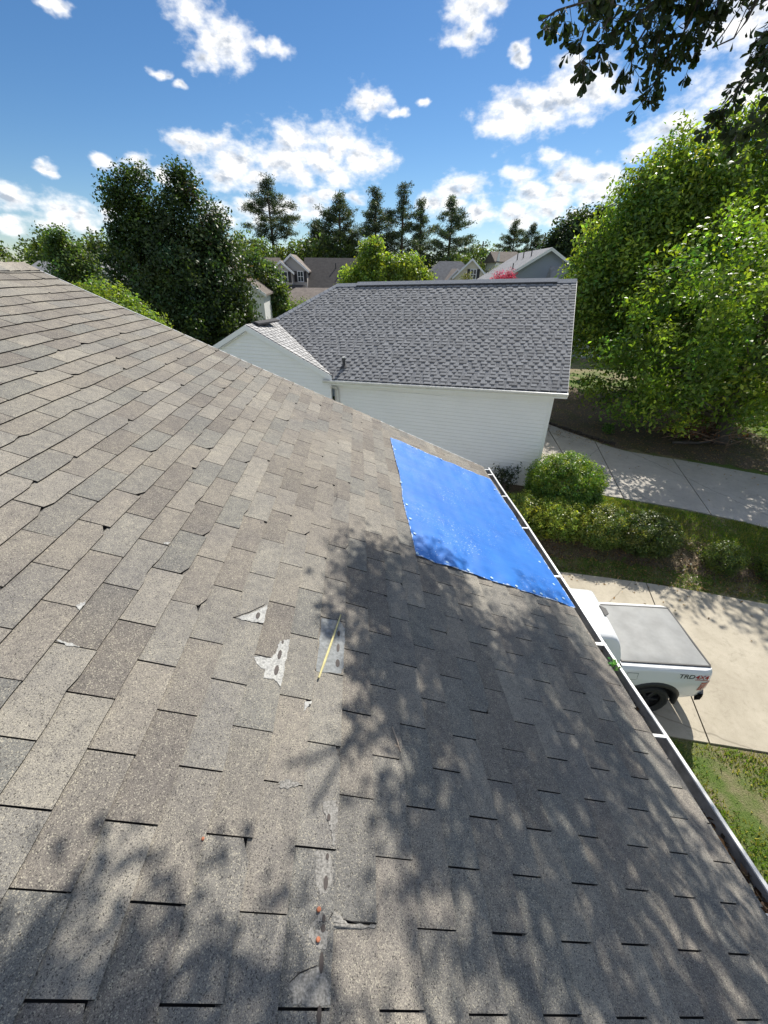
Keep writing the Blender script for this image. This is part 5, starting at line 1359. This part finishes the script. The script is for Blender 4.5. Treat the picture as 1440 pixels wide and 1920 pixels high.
def body(root, Pl, x0, x1, y0, y1, z0, eave, ridge, axis, wall, roof, over=.35, hip=0.0, name='roof'):
    """block with a pitched roof; axis 'x': ridge runs along x; 'y': gable faces the viewer"""
    m = MB()
    if axis == 'y':
        xm = (x0 + x1) / 2
        m.slab([Pl(x0, y0, z0), Pl(x1, y0, z0), Pl(x1, y0, eave), Pl(xm, y0, ridge), Pl(x0, y0, eave)], Vector(Pl(0, y1 - y0, 0)) - Vector(Pl(0, 0, 0)))
    else:
        m.hexa([Pl(x0, y0, z0), Pl(x1, y0, z0), Pl(x1, y1, z0), Pl(x0, y1, z0), Pl(x0, y0, eave), Pl(x1, y0, eave), Pl(x1, y1, eave), Pl(x0, y1, eave)])
        if not hip:
            ym = (y0 + y1) / 2
            for xa in (x0 + .02, x1 - .02): m.slab([Pl(xa, y0, eave), Pl(xa, y1, eave), Pl(xa, ym, ridge)], Vector(Pl(.01, 0, 0)) - Vector(Pl(0, 0, 0)))
    w = m.build('wall', wall, root)
    m = MB(); t = .14; k = (ridge - eave)
    if axis == 'y':
        xm = (x0 + x1) / 2; d = over * k / ((x1 - x0) / 2)
        for xa, xb in ((x0 - over, xm), (x1 + over, xm)):
            m.hexa([Pl(xa, y0 - over, eave - d), Pl(xb, y0 - over, ridge), Pl(xb, y1 + over, ridge), Pl(xa, y1 + over, eave - d), Pl(xa, y0 - over, eave - d + t), Pl(xb, y0 - over, ridge + t), Pl(xb, y1 + over, ridge + t), Pl(xa, y1 + over, eave - d + t)])
        ro = m.build(name, roof, root)
        for xa, xb in ((x0 - over, xm), (x1 + over, xm)):
            m = MB(); yy = y0 - over - .04; m.hexa([Pl(xa, yy, eave - d - .1), Pl(xb, yy, ridge - .1), Pl(xb, yy + .035, ridge - .1), Pl(xa, yy + .035, eave - d - .1), Pl(xa, yy, eave - d + t), Pl(xb, yy, ridge + t), Pl(xb, yy + .035, ridge + t), Pl(xa, yy + .035, eave - d + t)])
            m.build('rake_board', M['trim'], root)
    else:
        ym = (y0 + y1) / 2; d = over * k / ((y1 - y0) / 2); xa, xb = x0 - over, x1 + over; ha, hb = x0 - over + hip, x1 + over - hip
        m.add([Pl(xa, y0 - over, eave - d + t), Pl(xb, y0 - over, eave - d + t), Pl(hb, ym, ridge + t), Pl(ha, ym, ridge + t), Pl(xa, y1 + over, eave - d + t), Pl(xb, y1 + over, eave - d + t),
               Pl(xa, y0 - over, eave - d), Pl(xb, y0 - over, eave - d), Pl(xa, y1 + over, eave - d), Pl(xb, y1 + over, eave - d)],
              [(0, 1, 2, 3), (5, 4, 3, 2), (0, 3, 4), (1, 5, 2), (6, 7, 1, 0), (7, 9, 5, 1), (9, 8, 4, 5), (8, 6, 0, 4), (6, 8, 9, 7)])
        ro = m.build(name, roof, root)
    return w, ro

def window(root, Pl, x, y, z, w, h, shutters=False, bars=True):
    m = MB(); f = .07
    for lo, hi in (((x - w / 2 - f, z - f), (x + w / 2 + f, z)), ((x - w / 2 - f, z + h), (x + w / 2 + f, z + h + f)), ((x - w / 2 - f, z), (x - w / 2, z + h)), ((x + w / 2, z), (x + w / 2 + f, z + h))) + ((((x - .025, z), (x + .025, z + h)), ((x - w / 2, z + h / 2 - .025), (x - .025, z + h / 2 + .025)), ((x + .025, z + h / 2 - .025), (x + w / 2, z + h / 2 + .025))) if bars else ()):
        m.hexa([Pl(lo[0], y - .06, lo[1]), Pl(hi[0], y - .06, lo[1]), Pl(hi[0], y, lo[1]), Pl(lo[0], y, lo[1]), Pl(lo[0], y - .06, hi[1]), Pl(hi[0], y - .06, hi[1]), Pl(hi[0], y, hi[1]), Pl(lo[0], y, hi[1])])
    o = m.build('window', M['trim'], root)
    m = MB(); m.add([Pl(x - w / 2, y - .02, z), Pl(x + w / 2, y - .02, z), Pl(x + w / 2, y - .02, z + h), Pl(x - w / 2, y - .02, z + h)], [(0, 1, 2, 3)]); m.build('pane', GLASS, o)
    if shutters:
        for s in (-1, 1):
            xa, xb = sorted((x + s * (w / 2 + .10), x + s * (w / 2 + .42))); m = MB()
            m.hexa([Pl(xa, y - .07, z - .05), Pl(xb, y - .07, z - .05), Pl(xb, y - .005, z - .05), Pl(xa, y - .005, z - .05), Pl(xa, y - .07, z + h + .05), Pl(xb, y - .07, z + h + .05), Pl(xb, y - .005, z + h + .05), Pl(xa, y - .005, z + h + .05)]); m.build('shutter', SHUT, root)

def vent(root, x, y, z, h=.5, r=.06):
    m = MB(); m.tube([(x, y, z - .1), (x, y, z + h)], [r, r], 8); m.build('vent_pipe', M['dark_cap'], root)

def background_houses():
    # two storey house with the dark roof
    h = thing('house', 'two storey greige house with black shutters and a wide dark roof', 'house', (-3, 57, G)); P = Place(0, 0, 0)
    body(h, P, -6.0, 5.5, 53.2, 62.6, G, 4.7, 8.05, 'x', W_GREIGE, R_DARK)
    body(h, P, -8.95, -5.75, 53.6, 58, G, 6.95, 8.3, 'y', W_GREIGE, R_TAN, .3, name='gable_roof')
    body(h, P, -9.45, -7.25, 52.6, 57, G, 6.75, 7.65, 'y', W_GREIGE, R_TAN, .28, name='gable_roof')
    body(h, P, -13.5, -9.4, 55, 61, G, 6.4, 8.0, 'x', W_GREIGE, R_BR, .2, name='side_roof')
    window(h, P, -8.35, 52.58, 5.75, 1.15, .95, True); window(h, P, -6.45, 53.58, 5.8, .55, .95, True)
    m = MB(); m.hexa([(-9.6, 52.0, 5.15), (-5.9, 52.0, 5.15), (-5.9, 52.7, 5.15), (-9.6, 52.7, 5.15), (-9.6, 52.5, 5.5), (-5.9, 52.5, 5.5), (-5.9, 52.7, 5.5), (-9.6, 52.7, 5.5)]); m.build('skirt_roof', R_DARK, h)
    m = MB(); m.box((-9.6, 52.2, 3.9), (-5.9, 52.55, 4.75)); m.build('brick_band', BRICK, h)
    for x in (-8.55, -6.75): m = MB(); m.box((x - .75, 52.12, 2.0), (x + .75, 52.19, 4.1)); m.build('garage_door', M['trim'], h)
    for x, y, z in ((-2.6, 56.4, 7.2), (-1.9, 55.8, 6.8), (1.2, 56.3, 7.1), (1.3, 57.2, 7.7)): vent(h, x, y, z, .45)
    # low house with the taupe roof in front of it
    h = thing('house', 'low taupe house with a pale brown roof in front of the dark roof', 'house', (-4, 47, G)); P = Place(-4.6, 47.5, 0)
    body(h, P, -3.6, 3.8, -2.6, 2.6, G, 4.05, 5.25, 'x', W_TAUPE, R_TAN, .3, hip=2.2); window(h, P, -1.45, -2.62, 2.9, .7, 1.0)
    # white house behind the dark tree
    h = thing('house', 'white house side with a brown roof slope right behind the dark tree', 'house', (-11, 41, G)); P = Place(-11.0, 41, .05)
    body(h, P, -3.3, 3.1, -3, 4, G, 5.3, 7.6, 'y', W_WHITE, R_BR, .3)
    # wooden fence beyond it
    f = thing('fence', 'weathered brown board fence between the white and the taupe houses', 'fence', (-8.4, 43.5, G)); fm = plain('fence_board', (.17, .105, .07), .85, var=.3, scale=5)
    for k in range(16):
        m = MB(); x = -10.0 + k * .15; m.box((x, 43.5, G), (x + .135, 43.53, 3.05 + .03 * math.sin(k * 2.1))); m.build('board', fm, f)
    # far left roofs
    h = thing('house', 'grey roofed house whose peak shows at the far left over our ridge', 'house', (-25, 42, G)); P = Place(-24.8, 42, -.3)
    body(h, P, -2.4, 2.4, -3, 3, G, 5.9, 7.25, 'x', W_WHITE, R_LG, .3)
    h = thing('house', 'white gabled house partly hidden by the grey green tree', 'house', (-22.2, 41, G)); P = Place(-22.3, 41, .0)
    body(h, P, -1.8, 1.7, 0, 6, G, 6.2, 7.35, 'y', W_WHITE, R_LG, .3)
    # small houses in the middle distance
    h = thing('house', 'small house with a dark hipped roof and a little white gable', 'house', (12, 62, G)); P = Place(12.6, 63, 0)
    body(h, P, -4.1, 3.4, -3.2, 3.2, G, 5.7, 7.95, 'x', W_CREAM, R_GREY, .3, hip=2.6); body(h, P, -1.6, 1.0, -4.6, 0, G, 5.8, 7.1, 'y', W_CREAM, R_TAN, .25, name='gable_roof')
    m = MB(); m.tube([P(-.3, -4.66, 6.05), P(-.3, -4.60, 6.05)], [.25, .25], 12); m.build('round_vent', M['trim'], h)
    h = thing('house', 'cream gabled house with one black shuttered window', 'house', (13.3, 57, G)); P = Place(13.25, 55, -.22)
    body(h, P, -1.9, 1.9, 0, 7, G, 6.4, 8.15, 'y', W_CREAM, R_TAN, .25); window(h, P, .25, -.02, 6.2, .6, .95, True)
    h = thing('house', 'tall white house with a brown roof far behind the cream gable', 'house', (22.8, 77, G)); P = Place(23.2, 77, 0)
    body(h, P, -1.6, 2.2, -3, 3, G, 8.3, 9.6, 'x', W_WHITE, R_BR, .3)
    m = MB(); m.slab([P(-2.0, -3.2, 6.5), P(-.9, -3.2, 6.5), P(-1.3, -3.2, 9.7)], (0, .3, 0)); m.build('gable_wall', W_WHITE, h)
    # grey blue house
    h = thing('house', 'grey blue gabled house with vent pipes on its pale roof', 'house', (16.4, 44, G)); P = Place(15.45, 38.2, -.13)
    body(h, P, -4.2, 4.2, 0, 12, G, 6.05, 8.55, 'y', W_BLUE, R_LG, .35); body(h, P, .2, 6.5, -2.6, .2, G, 5.7, 7.25, 'x', W_BLUE, R_LG, .3, name='wing_roof')
    for x, y, z in ((-.95, 2.2, 8.0), (-1.1, 4.6, 7.95), (-1.3, 6.2, 7.85), (-2.6, .9, 7.0)): q = P(x, y, z); vent(h, q[0], q[1], q[2] + .1, .5, .045)
    q = P(1.0, -.6, 7.2); vent(h, q[0], q[1], q[2] - .2, .6, .05)
background_houses()

def pole(label, x, y, top):
    r_ = thing('utility_pole', label, 'pole', (x, y, G), group='utility poles behind the houses')
    m = MB(); m.tube([(x, y, G), (x, y, top)], [.16, .11], 8); m.build('post', M['pine_bark'], r_)
    m = MB(); m.box((x - .9, y - .14, top - .75), (x + .9, y - .02, top - .63)); m.build('crossarm', M['pine_bark'], r_)
pole('wooden utility pole above the white house far behind', 23.9, 92, 11.9)
pole('utility pole beside the far pines next to the grey blue gable', 31.4, 81, 12.6)

# crape myrtle in bloom and small trees by the far houses
tree('crape_myrtle', 'small tree with pink blossom just over the grey ridge', 'tree', (9.6, 30.5, G), 6.3, [(0, 0, 5.7, .75, .6, .5), (-.4, 0, 5.75, .4, .4, .35), (.35, 0, 5.85, .35, .35, .4)], 75, 34, .09, .13, (.55, .10, .16), M['bloom'], 91, .06, ctint=lambda c, g: (.62, .10, .17) if g.random() < .75 else (.25, .06, .06))
tree('broadleaf_tree', 'thin olive shrub in front of the cream gable on its left', 'tree', (11.6, 50, G), 5.8, [(0, 0, 4.9, .65, .6, 1.1)], 60, 30, .14, .2, (.16, .17, .06), M['leaf_soft'], 92, .06)
tree('broadleaf_tree', 'thin olive shrub in front of the cream gable on its right', 'tree', (14.9, 50, G), 6.4, [(0, 0, 5.2, 1.1, .8, 1.2), (-.6, 0, 4.8, .7, .6, .8)], 90, 30, .14, .22, (.14, .15, .055), M['leaf_soft'], 93, .06)
tree('broadleaf_tree', 'small light green sapling over the roof of the taupe house', 'tree', (-4.2, 36, G), 4.4, [(0, 0, 3.5, 1.1, .9, .6), (.7, 0, 3.2, .9, .8, .5)], 70, 26, .13, .2, (.13, .19, .05), M['leaf_soft'], 94, .06)

# ------------------------------------------------------------------ grass blades on the lawns
def grass():
    rng = np.random.default_rng(101)
    def patch(n, x0, x1, y0, y1, ok):
        x = rng.uniform(x0, x1, n); y = rng.uniform(y0, y1, n); k = ok(x, y); return np.stack([x[k], y[k]], 1)
    def clump(x, y, s): return np.sin(x * 2.3 + s) * np.sin(y * 1.9 - s) + .6 * np.sin(x * 5.1 + 2 * y + s)
    A = patch(60000, 2.5, 9.5, -1.5, 3.9, lambda x, y: (y < 3.78 - .25 * (x - 5.62)) & (clump(x, y, .7) > -.35 + rng.normal(size=len(x)) * .5))
    B = patch(110000, 7.0, 15, 5.6, 11.4, lambda x, y: (y + .52 * (x - 9.76) < 10.15) & (y + .55 * (x - 7.2) > 9.8) & (clump(x, y, 1.9) > -.9 + rng.normal(size=len(x)) * .5))
    C = patch(40000, 12.5, 26, 8, 21, lambda x, y: (y + .72 * (x - 12.59) > 13.9) & ((x > 16.2) | (y > 17.2)) & (clump(x, y, .2) > -.5 + rng.normal(size=len(x)) * .5))
    D_ = patch(40000, 4.0, 13, 5.6, 9.6, lambda x, y: (y + .30 * (x - 5.43) > 8.50) & (y + .30 * (x - 5.43) < 9.25 + rng.normal(size=len(x)) * .12))
    P = np.concatenate([A, B, C, D_]); n = len(P)
    v = P[:, 1] + .3 * (P[:, 0] - 5); k = np.clip((v - 8.8) / 2.7, 0, 1); z = .8 * k * k * (3 - 2 * k)
    base = np.concatenate([P, z[:, None]], 1); a = rng.uniform(0, 2 * np.pi, n); h_ = .035 + .055 * rng.random(n)
    w = .006 + .006 * rng.random(n); side = np.stack([np.cos(a) * w, np.sin(a) * w, np.zeros(n)], 1); lean = np.stack([rng.normal(0, .03, n), rng.normal(0, .03, n), h_], 1)
    V = np.stack([base - side, base + side, base + lean], 1).reshape(-1, 3)
    c1 = np.array([.13, .215, .035]); c2 = np.array([.24, .235, .07]); c3 = np.array([.33, .29, .15])
    f = rng.random((n, 1)); dry = (clump(P[:, 0], P[:, 1], .7) < .25)[:, None]
    T_ = np.where(f < np.where(dry, .45, .72), c1, np.where(f < .88, c2, c3)) * (.75 + .5 * rng.random((n, 1)))
    tag(np_mesh('grass', V, np.arange(n * 3).reshape(n, 3), np.repeat(T_, 3, axis=0), M['leaf_soft']), 'short patchy lawn grass beside the driveways', 'grass', kind='stuff')
grass()

# dead leaves and straw scattered over the beds and along the drive edges
def litter():
    rng = np.random.default_rng(111)
    def pts(n, x0, x1, y0, y1, ok):
        x = rng.uniform(x0, x1, n); y = rng.uniform(y0, y1, n); k = ok(x, y); return np.stack([x[k], y[k]], 1)
    A = pts(9000, 3.5, 12.5, 5.8, 11.2, lambda x, y: (y + .30 * (x - 5.43) > 8.45) & (y + .5 * (x - 7.2) < 10.1))
    B = pts(9000, 6.2, 18, 12.2, 24, lambda x, y: (y + .62 * (x - 10.4) > 15.3) | ((x < 9.3) & (y > 14 + 3.2 * (x - 7))))
    C = pts(900, 5.0, 14, 2.0, 9.0, lambda x, y: rng.random(len(x)) < np.exp(-np.abs(y - (8.3 - .30 * (x - 5.43))) * 2.2))
    D = pts(1200, 6.5, 16, 7.0, 17, lambda x, y: rng.random(len(x)) < np.exp(-np.abs(y + .66 * (x - 10.4) - 14.9) * 1.2))
    P = np.concatenate([A, B, C, D]); v = P[:, 1] + .3 * (P[:, 0] - 5); k = np.clip((v - 8.8) / 2.7, 0, 1); z = .8 * k * k * (3 - 2 * k) + .042
    V, F, T_ = leaf_arrays(rng, np.concatenate([P, z[:, None]], 1), 1, .004, .075, (.26, .18, .11), flat=3.5, aspect=.42, tvar=.4)
    tag(np_mesh('leaf_litter', V, F, T_, M['leaf_soft']), 'brown dead leaves scattered over the beds under the hedge and oak', 'leaf litter', kind='stuff')
litter()
